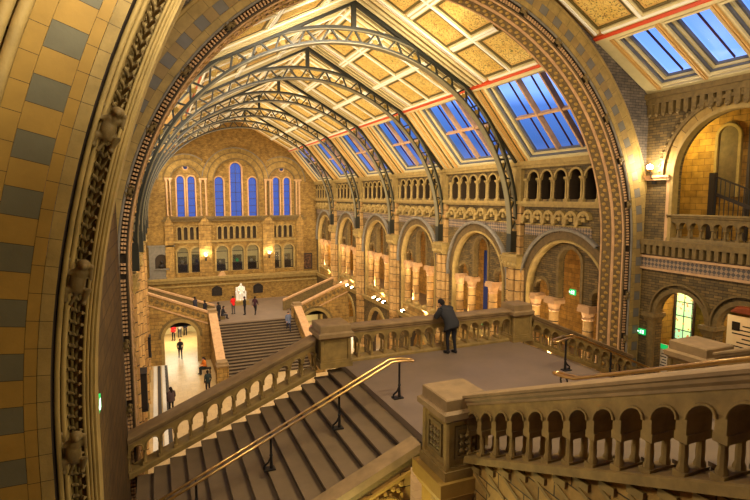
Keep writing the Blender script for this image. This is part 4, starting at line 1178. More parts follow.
handrail('double brass handrail down the middle of the left stairs', [(-2.42,hy,hz(-2.15)-.04), (-2.6,hy,hz(-2.3)-.01), (-2.9,hy,hz(-2.9)), (-8.7,hy,hz(-8.7))],
         [(x,hy,sz(x),hz(x),-1) for x in (-2.68,-4.2,-5.78,-7.35)], loc=(-5,hy,8))
hr2 = lambda x: ZL + .94 - .455 * max(0, x - 2.95)
sr2 = lambda x: ZL - RISE * max(0, math.ceil((x - 3.1) / RUN - .03))
handrail('double handrail down the middle of the right stairs, beyond the landing', [(2.1,hy,hr2(2.1)-.05), (2.35,hy,hr2(2.3)), (2.75,hy,hr2(2.75)), (9.0,hy,hr2(9.0))],
         [(x,hy,sr2(x),hr2(x),1) for x in (2.42,4.12,5.72,7.3)], loc=(5,hy,8))
t = handrail('brass handrail rising to the right edge of the picture', [(0, 8.55, 10.2), (0, 8.3, 10.22), (0, 8.0, 10.27), (0, 1.0, 10.27 + SL*7.0)], [], sep=(.16,0,0), loc=(0,8,9.2), rad=.036)
for y in (8.05, 5.6, 3.2):
    zt = 10.27 + SL*(8.0 - y); zb = ZL + RISE * max(0, math.ceil((8.0 - y)/RUN - .03))
    m = MB(); m.tube([(0,y,zb),(0,y,zt-.08)], .026, 8); m.lathe([(.09,0),(.09,.03),(.03,.06)], (0,y,zb), 10); p = m.build('post', M['black_iron'], t, smooth=60)
m = MB(); m.tube([(0, 8.4 + .0, 10.2)] + [(0, 8.36 + .1*math.sin(2*PI*k/12), 10.09 + .1*math.cos(2*PI*k/12)) for k in range(12)], .018, 6)
m.build('end_ring', M['black_iron'], t, smooth=60)

# parapet of the upper gallery on the near right wall
t = thing('balustrade', 'grey stone parapet with round arches along the upper right gallery', 'balustrade', (9.45, 10, 12.4))
balustrade(t, 13.4, 6.7, 9.36, 9.56, lambda u: 12.4, YZ, .41, hr=.98, mat=M['stone_dark'], rail=M['stone_dark'])
# iron stair rail inside that gallery
t = thing('stair_railing', 'black iron stair railing seen through the upper right gallery arch', 'railing', (11.2, 12, 12.4))
m = MB(); m.tube([(11.3, 13.1, 14.75), (11.3, 12.95, 14.72), (11.3, 8.6, 12.95)], .035, 8); m.build('rail', M['wood_dark'], t, smooth=60)
m = MB(); m.bar((11.3, 13.0, 14.1), (11.3, 8.6, 12.42), .05, .12); m.build('string', M['wood_dark'], t)
b0 = None
for k in range(24):
    y = 13.0 - k*.17; z = 14.72 - (12.95 - y)*.408
    m = MB(); m.tube([(11.3, y, 12.4), (11.3, y, z)], .016, 6); m.build('baluster', M['black_iron'], t)
m = MB(); m.box(11.2, 11.4, 13.02, 13.22, 12.4, 14.9); m.build('newel', M['wood_dark'], t)

# ------------------------------------------------------------------ far grand staircase, landing and side flights
ZB = 3.0
m = MB(); m.box(-3.95, 3.95, 46.35, 49.6, 2.7, 3.0); m.box(-9.3, 9.3, 49.6, 56.5, 2.7, 3.0); struct(m.build('floor_landing', M['paving']))
t = thing('staircase', 'broad far staircase of many narrow steps up to the statue landing', 'stairs', (0, 43, 0))
for k in range(18):
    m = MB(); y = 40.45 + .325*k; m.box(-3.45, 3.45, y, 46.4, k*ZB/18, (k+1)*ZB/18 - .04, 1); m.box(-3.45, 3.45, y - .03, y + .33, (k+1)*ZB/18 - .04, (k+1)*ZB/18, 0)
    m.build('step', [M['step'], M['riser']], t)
for s, nm in ((-1, 'left'), (1, 'right')):
    m = MB(); b = []
    x0, x1 = sorted((s*3.45, s*4.0))
    m.add([(x0,39.9,0),(x1,39.9,0),(x1,46.2,0),(x0,46.2,0),(x0,39.9,1.15),(x1,39.9,1.15),(x1,46.2,4.05),(x0,46.2,4.05)]); m.faces(0, [(3,2,1,0),(4,5,6,7),(0,1,5,4),(1,2,6,5),(2,3,7,6),(3,0,4,7)])
    t = thing('stair_parapet', 'sloping stone parapet on the %s side of the far staircase' % nm, 'parapet', (s*3.7, 43, 0))
    m.build('wall', M['buff'], t)
    m = MB(); x0, x1 = sorted((s*3.38, s*4.07)); b = m.add([(x0,39.85,1.15),(x1,39.85,1.15),(x1,46.2,4.05),(x0,46.2,4.05),(x0,39.85,1.33),(x1,39.85,1.33),(x1,46.2,4.23),(x0,46.2,4.23)]); m.faces(b, [(3,2,1,0),(4,5,6,7),(0,1,5,4),(1,2,6,5),(2,3,7,6),(3,0,4,7)])
    m.build('coping', M['stone_pink'], t)
    newel('small stone newel post at the %s foot of the far staircase' % nm, s*3.75, 39.5, 0, 1.75, .38, .46, mat=M['buff'], panel=False)
    newel('small stone newel post at the %s head of the far staircase' % nm, s*3.75, 46.3, 3.0, 4.35, .36, .44, mat=M['buff'], panel=False)
    # wall with a round-headed portal under the side flight
    f = lambda x: 3.0 + SL * max(0, abs(x) - 3.8)
    px = -6.35 if s < 0 else 5.45
    a, b_ = sorted((s*4.0, s*8.75))
    m = MB(); m.archwall(a, b_, 0, 0, 45.95, 46.4, XZ, [(px, 1.32, 0, 2.2)], n=16, ztop=lambda u: f(u) + .35); w = struct(m.build('wall_landing_' + nm, M['buff']))
    ring(px, 2.2, 1.3, 1.55, 46.1, 45.85, XZ, 0).build('archivolt', M['stone'], w, smooth=40)
    ring(px, 2.2, 1.55, 1.75, 46.0, 45.9, XZ, None).build('hood_mould', M['stone_dark'], w, smooth=40)
    t = thing('staircase', 'side flight rising to the %s from the statue landing' % nm, 'stairs', (s*6.3, 48, 3))
    for k in range(13):
        m = MB(); xa = s*(3.85 + RUN*k); x0, x1 = sorted((xa, s*8.75)); m.box(x0, x1, 46.5, 49.4, 3.0 + RISE*k - (.3 if k > 1 else 0), 3.0 + RISE*(k+1) - .04, 1); x0, x1 = sorted((xa, xa + s*.42)); m.box(x0, x1, 46.5, 49.4, 3 + RISE*(k+1) - .04, 3 + RISE*(k+1), 0)
        m.build('step', [M['step'], M['riser']], t)
    t = thing('stair_parapet', 'sloping carved parapet in front of the %s side flight' % nm, 'parapet', (s*6.3, 46.2, 3))
    m = MB(); slope_x(m, s*4.1, s*8.75, 46.05, 46.35, f(s*4.1)+.1, f(s*8.75)+.1, f(s*4.1)+.95, f(s*8.75)+.95); m.build('wall', M['buff'], t)
    m = MB(); slope_x(m, s*4.1, s*8.75, 45.95, 46.45, f(s*4.1)+.95, f(s*8.75)+.95, f(s*4.1)+1.12, f(s*8.75)+1.12); slope_x(m, s*4.1, s*8.75, 45.9, 46.1, f(s*4.1)+.0, f(s*8.75)+.0, f(s*4.1)+.12, f(s*8.75)+.12); m.build('coping', M['stone_pink'], t)
    m = MB()
    for k in range(11):
        x = s*(4.5 + k*.4); z = f(x) + .55; m.prism([(x-.16, z), (x, z+.2), (x+.16, z), (x, z-.2)], XZ, 45.98, 46.08)
    m.build('carved_diamond', M['stone_dark'], t)
    t = thing('stair_parapet', 'sloping parapet at the back of the %s side flight' % nm, 'parapet', (s*6.3, 49.6, 3))
    m = MB(); slope_x(m, s*3.2, s*8.75, 49.45, 49.7, f(s*3.2)-.1, f(s*8.75)+.1, f(s*3.2)+.9, f(s*8.75)+.9); m.build('wall', M['stone_dark'], t)
    m = MB(); slope_x(m, s*3.2, s*8.75, 49.38, 49.77, f(s*3.2)+.9, f(s*8.75)+.9, f(s*3.2)+1.06, f(s*8.75)+1.06); m.build('coping', M['stone_pink'], t)
plane_box('wall_under_landing', M['cream'], -9.3, 9.3, 56.3, 56.5, 0, 2.7)
# ------------------------------------------------------------------ people
V = Vector
def pal(c): 
    k = 'cloth_%02x%02x%02x' % tuple(int(x*255) for x in c)
    if k not in M: M[k] = plain(k, c, rough=.85, var=.12, bs=0)
    return M[k]
M['skin'] = plain('skin', (.72,.52,.40), var=.05, bs=0, rough=.6)
def pose_stand(lean=0, arms='down'):
    J = dict(pel=(0,0,.95), waist=(0,.01,1.10), chest=(0,.02+lean*.3,1.30), neck=(0,.0+lean*.5,1.46), head=(0,.03+lean*.6,1.62))
    for s, n in ((-1,'l'), (1,'r')):
        J['sh'+n] = (s*.185, lean*.45, 1.41); J['el'+n] = (s*.235, -.03+lean*.2, 1.13); J['wr'+n] = (s*.225, .08+lean*.2, .90)
        J['hip'+n] = (s*.095, 0, .92); J['kn'+n] = (s*.105, .02, .50); J['an'+n] = (s*.11, -.02, .085); J['toe'+n] = (s*.13, .15, .04)
    if arms == 'fold':
        J['ell'] = (-.22, .08, 1.16); J['wrl'] = (.02, .24, 1.18); J['elr'] = (.22, .08, 1.16); J['wrr'] = (-.02, .26, 1.22)
    return J
def pose_walk():
    J = pose_stand()
    J.update(knl=(-.1,.20,.53), anl=(-.1,.26,.10), toel=(-.11,.43,.07), knr=(.1,-.04,.50), anr=(.1,-.28,.14), toer=(.11,-.14,.05),
             ell=(-.24,-.10,1.14), wrl=(-.22,-.12,.90), elr=(.24,.03,1.14), wrr=(.21,.20,.95))
    return J
def pose_sit(h=.45):
    J = dict(pel=(0,0,h+.10), waist=(0,.02,h+.25), chest=(0,.06,h+.47), neck=(0,.08,h+.62), head=(0,.13,h+.77))
    for s, n in ((-1,'l'), (1,'r')):
        J['sh'+n] = (s*.18,.07,h+.56); J['el'+n] = (s*.24,.12,h+.30); J['wr'+n] = (s*.10,.34,h+.26)
        J['hip'+n] = (s*.09,.02,h+.09); J['kn'+n] = (s*.13,.42,h+.07); J['an'+n] = (s*.12,.40,.085); J['toe'+n] = (s*.14,.57,.04)
    return J
def pose_lean():
    """bent forward at the hips, forearms on a rail 1.06 m high in front"""
    J = dict(pel=(.02,.10,.94), waist=(.01,.18,1.09), chest=(-.03,.28,1.27), neck=(-.06,.38,1.41), head=(-.09,.46,1.53))
    for s, n in ((-1,'l'), (1,'r')):
        J['sh'+n] = (s*.20-.04,.33,1.36); J['el'+n] = (s*.27-.05,.44,1.14); J['wr'+n] = (s*.10-.08,.64,1.13)
        J['hip'+n] = (s*.10+.02,.10,.92); J['kn'+n] = (s*.11,.10,.50); J['an'+n] = (s*.12,.04,.085); J['toe'+n] = (s*.14,.21,.04)
    J['knl'] = (-.10,.17,.51); J['anl'] = (-.10,.14,.09); J['toel'] = (-.11,.31,.04)
    return J
def person(label, loc, rz, J, top, legs, hair=(.10,.07,.05), shoes=(.08,.07,.06), scale=1.0, voxel=.016, coat=0.0, group=None, bulk=1.0, long_hair=False, robe=None, name='person', cat='person', mono=None):
    J = {k: V(v) for k, v in J.items()}
    m = MB()
    def tb(pts, r, n=10): m.tube([J[p] if isinstance(p, str) else p for p in pts], r, n)
    b = bulk
    tb(['pel','waist','chest','neck'], [.15*b,.135*b,.155*b,.07], 14)
    ch = J['chest']; ax = (J['shr'] - J['shl']).normalized(); up = (J['neck'] - J['pel']).normalized(); fw = up.cross(ax)
    R3 = Matrix((ax, fw, up)).transposed()
    m.ball(tuple(ch), .17*b, 14, sc=(1.12,.74,1.15), rot=R3); m.ball(tuple(J['pel']), .165*b, 14, sc=(1.1,.85,.9), rot=R3)
    m.ball(tuple(J['waist']), .15*b, 12, sc=(1.05,.78,1.1), rot=R3)
    hd = J['head']; nk = J['neck']; hup = (hd - nk).normalized(); hf = hup.cross(ax).normalized()
    RH = Matrix((ax, hf, hup)).transposed()
    tb(['neck', hd - hup*.05], [.06,.055], 10)
    m.ball(tuple(hd), .105, 14, sc=(.80,1.0,1.18), rot=RH)
    m.ball(tuple(hd + RH @ V((0,.03,-.07))), .062, 10, sc=(.85,1,.85), rot=RH)                 # jaw
    m.tube([hd + RH @ V((0,.098,.02)), hd + RH @ V((0,.122,-.018)), hd + RH @ V((0,.1,-.03))], [.012,.017,.014], 6)   # nose
    for s in (-1, 1):
        m.ball(tuple(hd + RH @ V((s*.086,-.01,-.01))), .026, 8, sc=(.45,.8,1.2), rot=RH)      # ears
    for n, s in (('l',-1), ('r',1)):
        tb(['sh'+n,'el'+n,'wr'+n], [.072*b,.052*b,.034], 10); tb(['neck','sh'+n], [.07,.075*b], 10)
        tb(['hip'+n,'kn'+n,'an'+n], [.100,.062,.044], 12)
        an, to = J['an'+n], J['toe'+n]; d = (to - an); d.z = 0; d.normalize()
        m.tube([an - d*.05 + V((0,0,-.035)), an + V((0,0,-.02)), to], [.044,.052,.038], 8)
        # hand: palm, four fingers of unequal length curling, thumb off the side
        w = J['wr'+n]; fd = (w - J['el'+n]).normalized(); sd = fd.cross(V((0,0,1)) if abs(fd.z) < .8 else V((0,1,0))).normalized(); pn = fd.cross(sd)
        if pn.z > 0: pn = -pn
        m.ball(tuple(w + fd*.05), .042, 8, sc=(1,1,1)); m.ball(tuple(w + fd*.085), .038, 8)
        for q, L in zip((-1.5,-.5,.5,1.5), (.062,.074,.08,.066)):
            a = w + fd*.09 + sd*q*.019; c = a + fd*L*.55 + pn*.008; e = c + fd*L*.35 + pn*.03
            m.tube([a, c, e], [.0105,.010,.008], 6)
        a = w + fd*.045 + sd*(-s)*.034; m.tube([a, a + fd*.03 + sd*(-s)*.022, a + fd*.06 + sd*(-s)*.022 + pn*.01], [.013,.011,.009], 6)
    o = m.build('tmp', M['skin'], local=True)
    r = o.modifiers.new('r', 'REMESH'); r.mode = 'VOXEL'; r.voxel_size = voxel
    sm_ = o.modifiers.new('s', 'SMOOTH'); sm_.iterations = 2; sm_.factor = .5
    me = apply_mods(o); bpy.data.objects.remove(o)
    mats = [M['skin'], pal(top), pal(legs), pal(shoes), pal(hair)] if mono is None else [mono]
    me.materials.clear()
    for x in mats: me.materials.append(x)
    segs = []
    def sg(a, b_, c, r): segs.append((J[a] if isinstance(a, str) else a, J[b_] if isinstance(b_, str) else b_, c, r))
    sg('pel','waist',1,.14); sg('waist','chest',1,.15); sg('chest','neck',1,.1); sg('neck','head',0,.05); sg('head','head',0,.1)
    for n in 'lr':
        sg('sh'+n,'el'+n,1,.06); sg('el'+n,'wr'+n,1,.045); w = J['wr'+n]; fd = (w - J['el'+n]).normalized(); sg(w + fd*.035, w + fd*.2, 0, .03); sg('neck','sh'+n,1,.075)
        sg('hip'+n,'kn'+n,2,.08); sg('kn'+n,'an'+n,2,.05); sg('an'+n,'toe'+n,3,.05)
    idx = []
    for p in me.polygons:
        c = p.center; best = 1e9; bc = 0
        for a, b_, k, r in segs:
            ab = b_ - a; L = ab.length_squared; t = 0 if L < 1e-9 else max(0, min(1, (c - a).dot(ab) / L))
            d = (c - a - ab*t).length - r
            if d < best: best = d; bc = k
        if bc == 0:
            q = RH.transposed() @ (c - hd)
            if q.length < .16 and (q.y < -.02 and q.z > -.10 or q.z > .055 and q.y < .10 - max(0, (.09 - q.z))*1.2): bc = 4
        idx.append(bc if mono is None else 0)
    me.polygons.foreach_set('material_index', idx); me.polygons.foreach_set('use_smooth', [True]*len(me.polygons))
    root = bpy.data.objects.new(name, me); COL.objects.link(root)
    root.location = loc; root.rotation_euler = (0,0,rz); root.scale = (scale,)*3
    tag(root, label, cat, group)
    # clothes and hair as children
    if mono is None:
        h = MB(); h.ball(tuple(hd + RH @ V((0,-.018,.028))), .112, 14, sc=(.84,.98,1.06), rot=RH)
        keep = [i for i, f in enumerate(h.f) if (lambda q: q.y < .03 + max(0, q.z)*.55 and (q.z > -.075 or (long_hair and q.y < 0)))(RH.transposed() @ (sum((V(h.v[k]) for k in f), V()) / len(f) - hd))]
        h.f = [h.f[i] for i in keep]; h.m = [0]*len(keep)
        if long_hair: h.tube([hd + RH @ V((0,-.07,.02)), hd + RH @ V((0,-.1,-.1)), hd + RH @ V((0,-.1,-.24))], [.09,.085,.04], 10)
        h.build('hair', pal(hair), root, smooth=60, local=True)
    if coat:
        c = MB()
        pe, wa = J['pel'], J['waist']; ht = ((J['hipl'] + J['hipr'])/2).lerp((J['knl'] + J['knr'])/2, coat)
        rings = [(J['neck'].lerp(J['chest'], .12), .10, .10), (J['neck'].lerp(J['chest'], .45), .20, .135), (ch, .215*b, .165*b), (wa, .185*b, .155*b), (pe, .205*b, .18*b), (ht, .225*b, .20*b)]
        n = 20; base = len(c.v)
        for (p, rx, ry) in rings:
            for k in range(n):
                a = 2*PI*k/n; c.v.append(tuple(p + ax*rx*math.cos(a) + fw*ry*math.sin(a)*(1 + .04*math.cos(5*a))))
        for i in range(len(rings)-1):
            for k in range(n): c.f.append((i*n+k, i*n+(k+1)%n, (i+1)*n+(k+1)%n, (i+1)*n+k)); c.m.append(0)
        for q in 'lr': c.tube([J['sh'+q] - (J['el'+q]-J['sh'+q])*.1, J['sh'+q].lerp(J['el'+q], .5), J['el'+q], J['wr'+q].lerp(J['el'+q], .08)], [.085*b,.078*b,.066*b,.05], 12)
        c.ball(tuple(J['neck']), .105, 12, sc=(1,1,.5), rot=R3)
        co = c.build('coat', pal(top), root, smooth=60, local=True)
    return root
person('person in a dark coat leaning forward over the bridge parapet, back turned', (.34, 13.38, 9.2), .25, pose_lean(), (.18,.17,.16), (.10,.09,.10), coat=.40, bulk=1.22, voxel=.012)
# small people, far off
grey = (.22,.22,.24); dk = (.10,.09,.09)
person('person in black walking in the left portal under the side flight', (-6.4, 47.2, 0), PI, pose_walk(), dk, dk)
person('person in a red top standing beyond the left portal', (-6.75, 53.6, 0), 2.6, pose_stand(), (.72,.10,.10), dk)
person('person in a pale shirt standing beyond the left portal', (-6.15, 54.6, 0), 3.4, pose_stand(arms='fold'), (.82,.78,.76), grey)
person('person in a dark jacket behind the pale shirt beyond the left portal', (-5.6, 55.2, 0), 2.9, pose_stand(), (.16,.18,.24), dk)
person('person in an orange jacket sitting by the foot of the far staircase', (-4.75, 42.4, 0), 2.0, pose_sit(.45), (.78,.42,.12), (.10,.14,.12), long_hair=True)
person('person in dark green standing on the hall floor below the seated one', (-4.95, 37.7, 0), .3, pose_stand(), (.12,.16,.14), dk)
person('person with dark bushy hair low at the left, above the stair rail', (-7.45, 35.2, 0), .5, pose_stand(), (.26,.19,.17), dk, bulk=1.15, coat=.2, long_hair=True)
person('person in a grey blue coat walking down the right side of the far staircase', (2.55, 44.6, 2.17), PI, pose_walk(), (.36,.38,.44), (.16,.17,.24), coat=.35)
person('person in black beside the statue, left of the group', (-.55, 48.9, 3.0), 1.2, pose_stand(), dk, dk)
person('person in a bright red top in front of the white statue', (-1.5, 49.6, 3.0), .4, pose_stand(arms='fold'), (.86,.12,.10), (.3,.28,.26))
person('person in a dark maroon jacket at the right of the group by the statue', (.35, 48.6, 3.0), -.6, pose_walk(), (.22,.10,.12), dk)
person('person with a dark rucksack crouching at the left of the group by the statue', (-2.7, 47.9, 3.0), -1.3, pose_sit(.3), (.15,.14,.15), (.24,.22,.22))
person('person in black standing by the left newel at the head of the far staircase', (-3.1, 47.1, 3.0), .8, pose_stand(), dk, (.16,.15,.16))
person('person in dark clothes on the left side flight, nearest to the landing', (-4.2, 47.6, 3.16), .9, pose_stand(), (.14,.12,.12), dk)
person('person in a dark coat higher up the left side flight', (-5.0, 47.9, 3.49), .9, pose_walk(), (.18,.17,.2), dk, coat=.3)
person('person in a pink coat beyond the right portal', (5.9, 48.6, 0), 2.6, pose_walk(), (.74,.52,.50), dk, coat=.3)
person('person in a green jacket beyond the right portal', (4.9, 50.5, 0), 3.6, pose_stand(), (.10,.42,.32), dk)
# stool under the seated person
t = thing('bench', 'small bench under the person in orange by the far staircase', 'bench', (-4.75, 42.4, 0))
m = MB(); m.box(-.45,.45,-.22,.2,.36,.44); m.build('seat', M['wood_dark'], t, local=True)
for x in (-.36,.36):
    for y in (-.16,.14): m = MB(); m.box(x-.03,x+.03,y-.03,y+.03,0,.36); m.build('leg', M['wood_dark'], t, local=True)
t = thing('stool', 'low stone block under the crouching person', 'stool', (-2.7, 47.9, 3.0))
m = MB(); m.box(-.2,.2,-.2,.16,0,.26); m.build('block', M['stone_dark'], t, local=True); m = MB(); m.box(-.22,.22,-.22,.18,.26,.30); m.build('seat', M['stone_dark'], t, local=True)
# seated marble statue
t = thing('statue', 'white marble seated statue on a stone plinth before the far wall', 'statue', (-.1, 54.2, 3.0))
m = MB(); m.box(-.75,.75,-.75,.75,0,.1); m.box(-.65,.65,-.65,.65,.1,.3); m.box(-.7,.7,-.7,.7,.3,.4); m.build('plinth', M['stone'], t, local=True)
m = MB(); m.box(-.5,.5,-.12,.5,.4,1.0); m.box(-.46,.46,.34,.5,1.0,1.7); m.box(-.52,-.38,-.12,.44,1.0,1.3); m.box(.38,.52,-.12,.44,1.0,1.3); m.build('chair', M['marble'], t, local=True)
st_ = person('', (-.1, 55.1, 3.8), PI, pose_sit(.45), (1,1,1), (1,1,1), mono=M['marble'], scale=1.3, bulk=1.25, name='figure')
for k in ('label', 'category'): del st_[k]
st_.parent = t; st_.location = (0, .12, .42)

# ------------------------------------------------------------------ lamps, signs, boards
def wall_lamp(label, x, y, z, nx, ny, both=True):
    t = thing('wall_lamp', label, 'lamp', (x, y, z))
    m = MB(); m.lathe([(.02,-.05),(.10,0),(.11,.06),(.04,.08)], (nx*.25, ny*.25, 0), 12); m.build('bowl', M['brass'], t, smooth=50, local=True)
    m = MB(); m.tube([(0,0,-.35), (nx*.15,ny*.15,-.3), (nx*.25,ny*.25,-.05)], .025, 8); m.box(-.08 if ny else -.03, .08 if ny else .03, -.03 if ny else -.08, .03 if ny else .08, -.5, -.2); m.build('bracket', M['black_iron'], t, smooth=50, local=True)
    m = MB(); m.ball((nx*.25, ny*.25, .12), .11, 12); m.build('bulb', M['lamp'], t, smooth=60, local=True)
    return t
wall_lamp('bright wall lamp in the corner beside the great arch at right', 9.36, 14.05, 14.98, -1, 0)
wall_lamp('wall lamp on the left pilaster of the far wall', -3.28, FW - .3, 7.9, 0, -1)
wall_lamp('wall lamp on the right pilaster of the far wall', 3.28, FW - .3, 7.9, 0, -1)
FL = []
def floodlight(x, y, z, label):
    t = thing('floodlight', label, 'floodlight', (x, y, z), 'floodlights on the ledge of the right gallery')
    m = MB(); m.box(-.12,.10,-.15,.15,.04,.2); m.build('housing', M['black_iron'], t, local=True)
    m = MB(); m.box(-.145,-.118,-.12,.12,.07,.18); m.box(-.10,.07,-.10,.10,.195,.21); m.build('lens', M['flood'], t, local=True)
    m = MB(); m.box(-.03,.03,-.17,-.15,-.02,.12); m.box(-.03,.03,.15,.17,-.02,.12); m.box(-.03,.03,-.17,.17,-.02,.0); m.build('bracket', M['black_iron'], t, local=True)
NB = ['near end of the ledge', 'second along the ledge', 'third along the ledge', 'far end of the ledge']
for i in range(6):
    offs = {0: (), 1: (), 2: (2.0,), 3: (-1.7,-.7,.3), 4: (-1.6,-.3,1.3), 5: ()}[i]
    for q, o in enumerate(offs): floodlight(8.56, BAYC[i] + o, 5.57, 'small white floodlight, %s, %s arcade bay of the right gallery' % (NB[q], ORD[i]))
def exit_sign(label, x, y, z, w, h, axis, s=1):  # s = -1 faces the other way
    """lit green box with a white running figure, a door and an arrow"""
    t = thing('exit_sign', label, 'sign', (x, y, z))
    mp = (lambda u, d, zz: (u, -d, zz)) if axis == 'y' else (lambda u, d, zz: (-d*s, -u*s, zz))
    def bx(m, u0, u1, d0, d1, z0, z1):
        P = [mp(u, d, zz) for zz in (z0, z1) for u, d in ((u0,d0),(u1,d0),(u1,d1),(u0,d1))]; b = m.add(P); m.faces(b, [(3,2,1,0),(4,5,6,7),(0,1,5,4),(1,2,6,5),(2,3,7,6),(3,0,4,7)])
    m = MB(); bx(m, -w/2, w/2, 0, .06, -h/2, h/2); m.build('box', M['exit_green'], t, local=True)
    m = MB(); k = h
    bx(m, .18*k, .42*k, .06, .066, -.32*k, .32*k)
    def ln(a, b, wd): 
        A = V(mp(a[0]*k, .066, a[1]*k)); B = V(mp(b[0]*k, .066, b[1]*k)); m.bar(A, B, wd*k, .008, up=V(mp(0,1,0)))
    for a, b in (((-.15,.2),(-.2,-.05)), ((-.2,-.05),(-.05,-.12)), ((-.05,-.12),(-.08,-.32)), ((-.2,-.05),(-.36,-.26)), ((-.15,.18),(.02,.1)), ((-.15,.18),(-.34,.08))): ln(a, b, .08)
    c = mp(-.1*k, .066, .3*k); m.ball(c, .06*k, 6)
    if w > 1.3*h:
        for a, b in (((-.75,0),(-.5,0)), ((-.75,0),(-.63,.14)), ((-.75,0),(-.63,-.14))): ln(a, b, .08)
    m.build('pictogram', M['exit_white'], t, local=True)
    return t
exit_sign('green exit sign on the left, half hidden behind the near arch', -8.79, 8.0, 11.1, .34, .2, 'x', -1)
exit_sign('green exit sign in the tall opening of the first right arcade bay', 9.25, 17.78, 9.75, .34, .25, 'x')
exit_sign('green exit sign on the dark pier right of the great arch', 9.36, 14.2, 8.80, .3, .22, 'x')
exit_sign('green exit sign in the upper right gallery', 11.9, 11.55, 14.35, .42, .24, 'x')
def notice(label, x, y, z, w, h, name='information_panel', header=True):
    t = thing(name, label, 'panel', (x, y, z))
    m = MB(); m.box(-.04, .0, -w/2, w/2, 0, h); m.build('board', M['paper'], t, local=True)
    if header:
        m = MB(); m.box(-.05, -.04, -w/2, w/2, h*.84, h); m.build('header', M['exit_green'], t, local=True)
    m = MB()
    for k in range(7):
        zz = h*.76 - k*h*.1; m.box(-.045, -.04, -w*.36, w*(.1 + .26*((k*7) % 3)/2), zz, zz + h*.03)
    m.build('lines', M['dark_panel'], t, local=True)
    return t
notice('pale information panel with a green header beside the low arch at right', 10.0, 13.72, 7.2, .36, 1.15)
notice('pale notice under the exit sign in the upper right gallery', 11.98, 11.6, 13.35, .5, .75, header=False)
t = notice('pale display board with a small dark picture inside the second low arch', 13.3, 12.75, 7.6, 1.5, 1.7, 'display_board', header=False)
m = MB(); m.box(-.06, -.04, .25, .55, 1.1, 1.45); m.build('picture', M['dark_panel'], t, local=True)
M['brown_red'] = plain('brown_red_paint', (.46,.22,.12), var=.15, bs=0)
m = MB(); m.box(13.1, 13.38, 9, 14.2, 9.45, 9.7); tag(m.build('shelf_beam', M['brown_red']), 'reddish beam across the wall inside the second low arch', 'beam')
# blue banner with a round green emblem
t = thing('banner', 'narrow blue banner with a round green emblem in the second arcade bay', 'banner', (9.75, 25.25, 6.3))
m = MB(); m.box(0, .03, -.2, .2, .9, 4.6); m.build('cloth', M['blue_banner'], t, local=True)
m = MB(); R = Matrix.Rotation(-PI/2, 3, 'Y')
pts = []
m.tube([(-.03, .33*math.cos(2*PI*k/24), .5 + .33*math.sin(2*PI*k/24)) for k in range(24)], .075, 6, closed=True); m.build('emblem', M['exit_green'], t, local=True)
m = MB(); m.ball((-.02, 0, .5), .22, 12, sc=(.15,1,1)); m.box(-.06,-.03,-.1,.1,.46,.54); m.build('emblem_centre', M['paper'], t, local=True)
# niche with a dark bust and tablets on the far wall
t = thing('wall_monument', 'grey stone niche with a dark bust at the left of the far wall', 'monument', (-7.55, FW, 5.9))
m = MB(); m.archwall(-1.15, 1.15, 0, 3.1, -.22, 0, XZ, [(0, .6, .9, 1.75)], n=12); m.box(-1.3, 1.3, -.3, 0, 3.1, 3.25); m.box(-1.25, 1.25, -.28, 0, -.15, 0); m.box(-.7,.7,-.34,-.2,.78,.9); m.build('surround', M['stone_grey'], t, local=True)
m = MB(); m.box(-.62,.62,-.03,.0,.85,2.4); m.build('niche_back', M['trough'], t, local=True)
b = MB(); b.ball((0,-.16,1.12), .26, 10, sc=(1.2,.7,.8)); b.ball((0,-.2,1.55), .15, 10, sc=(.85,1,1.15)); b.tube([(0,-.16,1.2),(0,-.18,1.45)], .08, 8); b.box(-.14,.14,-.28,-.05,.88,1.0)
me = carve(b, .03); o = bpy.data.objects.new('bust', me); COL.objects.link(o); o.parent = t; me.materials[0] = M['bronze']
def tablet(label, x, z):
    t = thing('memorial_tablet', label, 'plaque', (x, FW, z))
    m = MB(); m.prism([(-.52,0),(.52,0),(.52,.75),(.3,.95),(0,1.05),(-.3,.95),(-.52,.75)], XZ, -.08, 0); m.build('plate', M['bronze'], t, local=True)
    m = MB()
    for k in range(5): m.box(-.36,.36,-.095,-.08,.14 + k*.13,.18 + k*.13)
    m.build('raised_lines', M['wood_dark'], t, local=True)
tablet('dark bronze tablet on the far wall left of the statue', -2.25, 3.62); tablet('dark bronze tablet on the far wall right of the statue', 2.05, 3.62)
t = thing('framed_portrait', 'dark framed portrait at the right of the far wall', 'picture', (7.55, FW, 5.95))
m = MB()
for b_ in ((-.62,.62,-.08,0,0,.14),(-.62,.62,-.08,0,1.66,1.8),(-.62,-.5,-.08,0,.14,1.66),(.5,.62,-.08,0,.14,1.66)): m.box(*b_)
m.build('frame', M['wood_dark'], t, local=True); m = MB(); m.box(-.5,.5,-.04,0,.14,1.66); m.ball((0,-.03,1.15), .2, 10, sc=(.8,.12,1)); m.build('canvas', M['portrait'], t, local=True)
t = thing('plinth', 'dark small plinth with a case below the portrait', 'plinth', (7.5, 55.8, 5.5)); bpy.data.objects.remove(t)
# notice boards against the left piers
for x, y, z0, z1, w, lb in ((-8.72, 38.0, 3.2, 4.5, .8, 'dark upright board on the left wall, upper one near the portal'), (-8.74, 25.6, 4.3, 6.0, .9, 'dark upright board on the left wall, lower and nearer one')):
    t = thing('hanging_board', lb, 'board', (x, y, z0))
    m = MB(); m.box(-.42, .16, -w/2, w/2, 0, z1 - z0); m.build('board', M['dark_panel'], t, local=True)
    m = MB(); m.box(-.42, .19, -w/2-.03, w/2+.03, z1-z0, z1-z0+.05); m.build('frame_rail', M['black_iron'], t, local=True); m = MB(); m.box(-.42, .19, -w/2-.03, w/2+.03, -.05, 0); m.build('frame_rail', M['black_iron'], t, local=True)
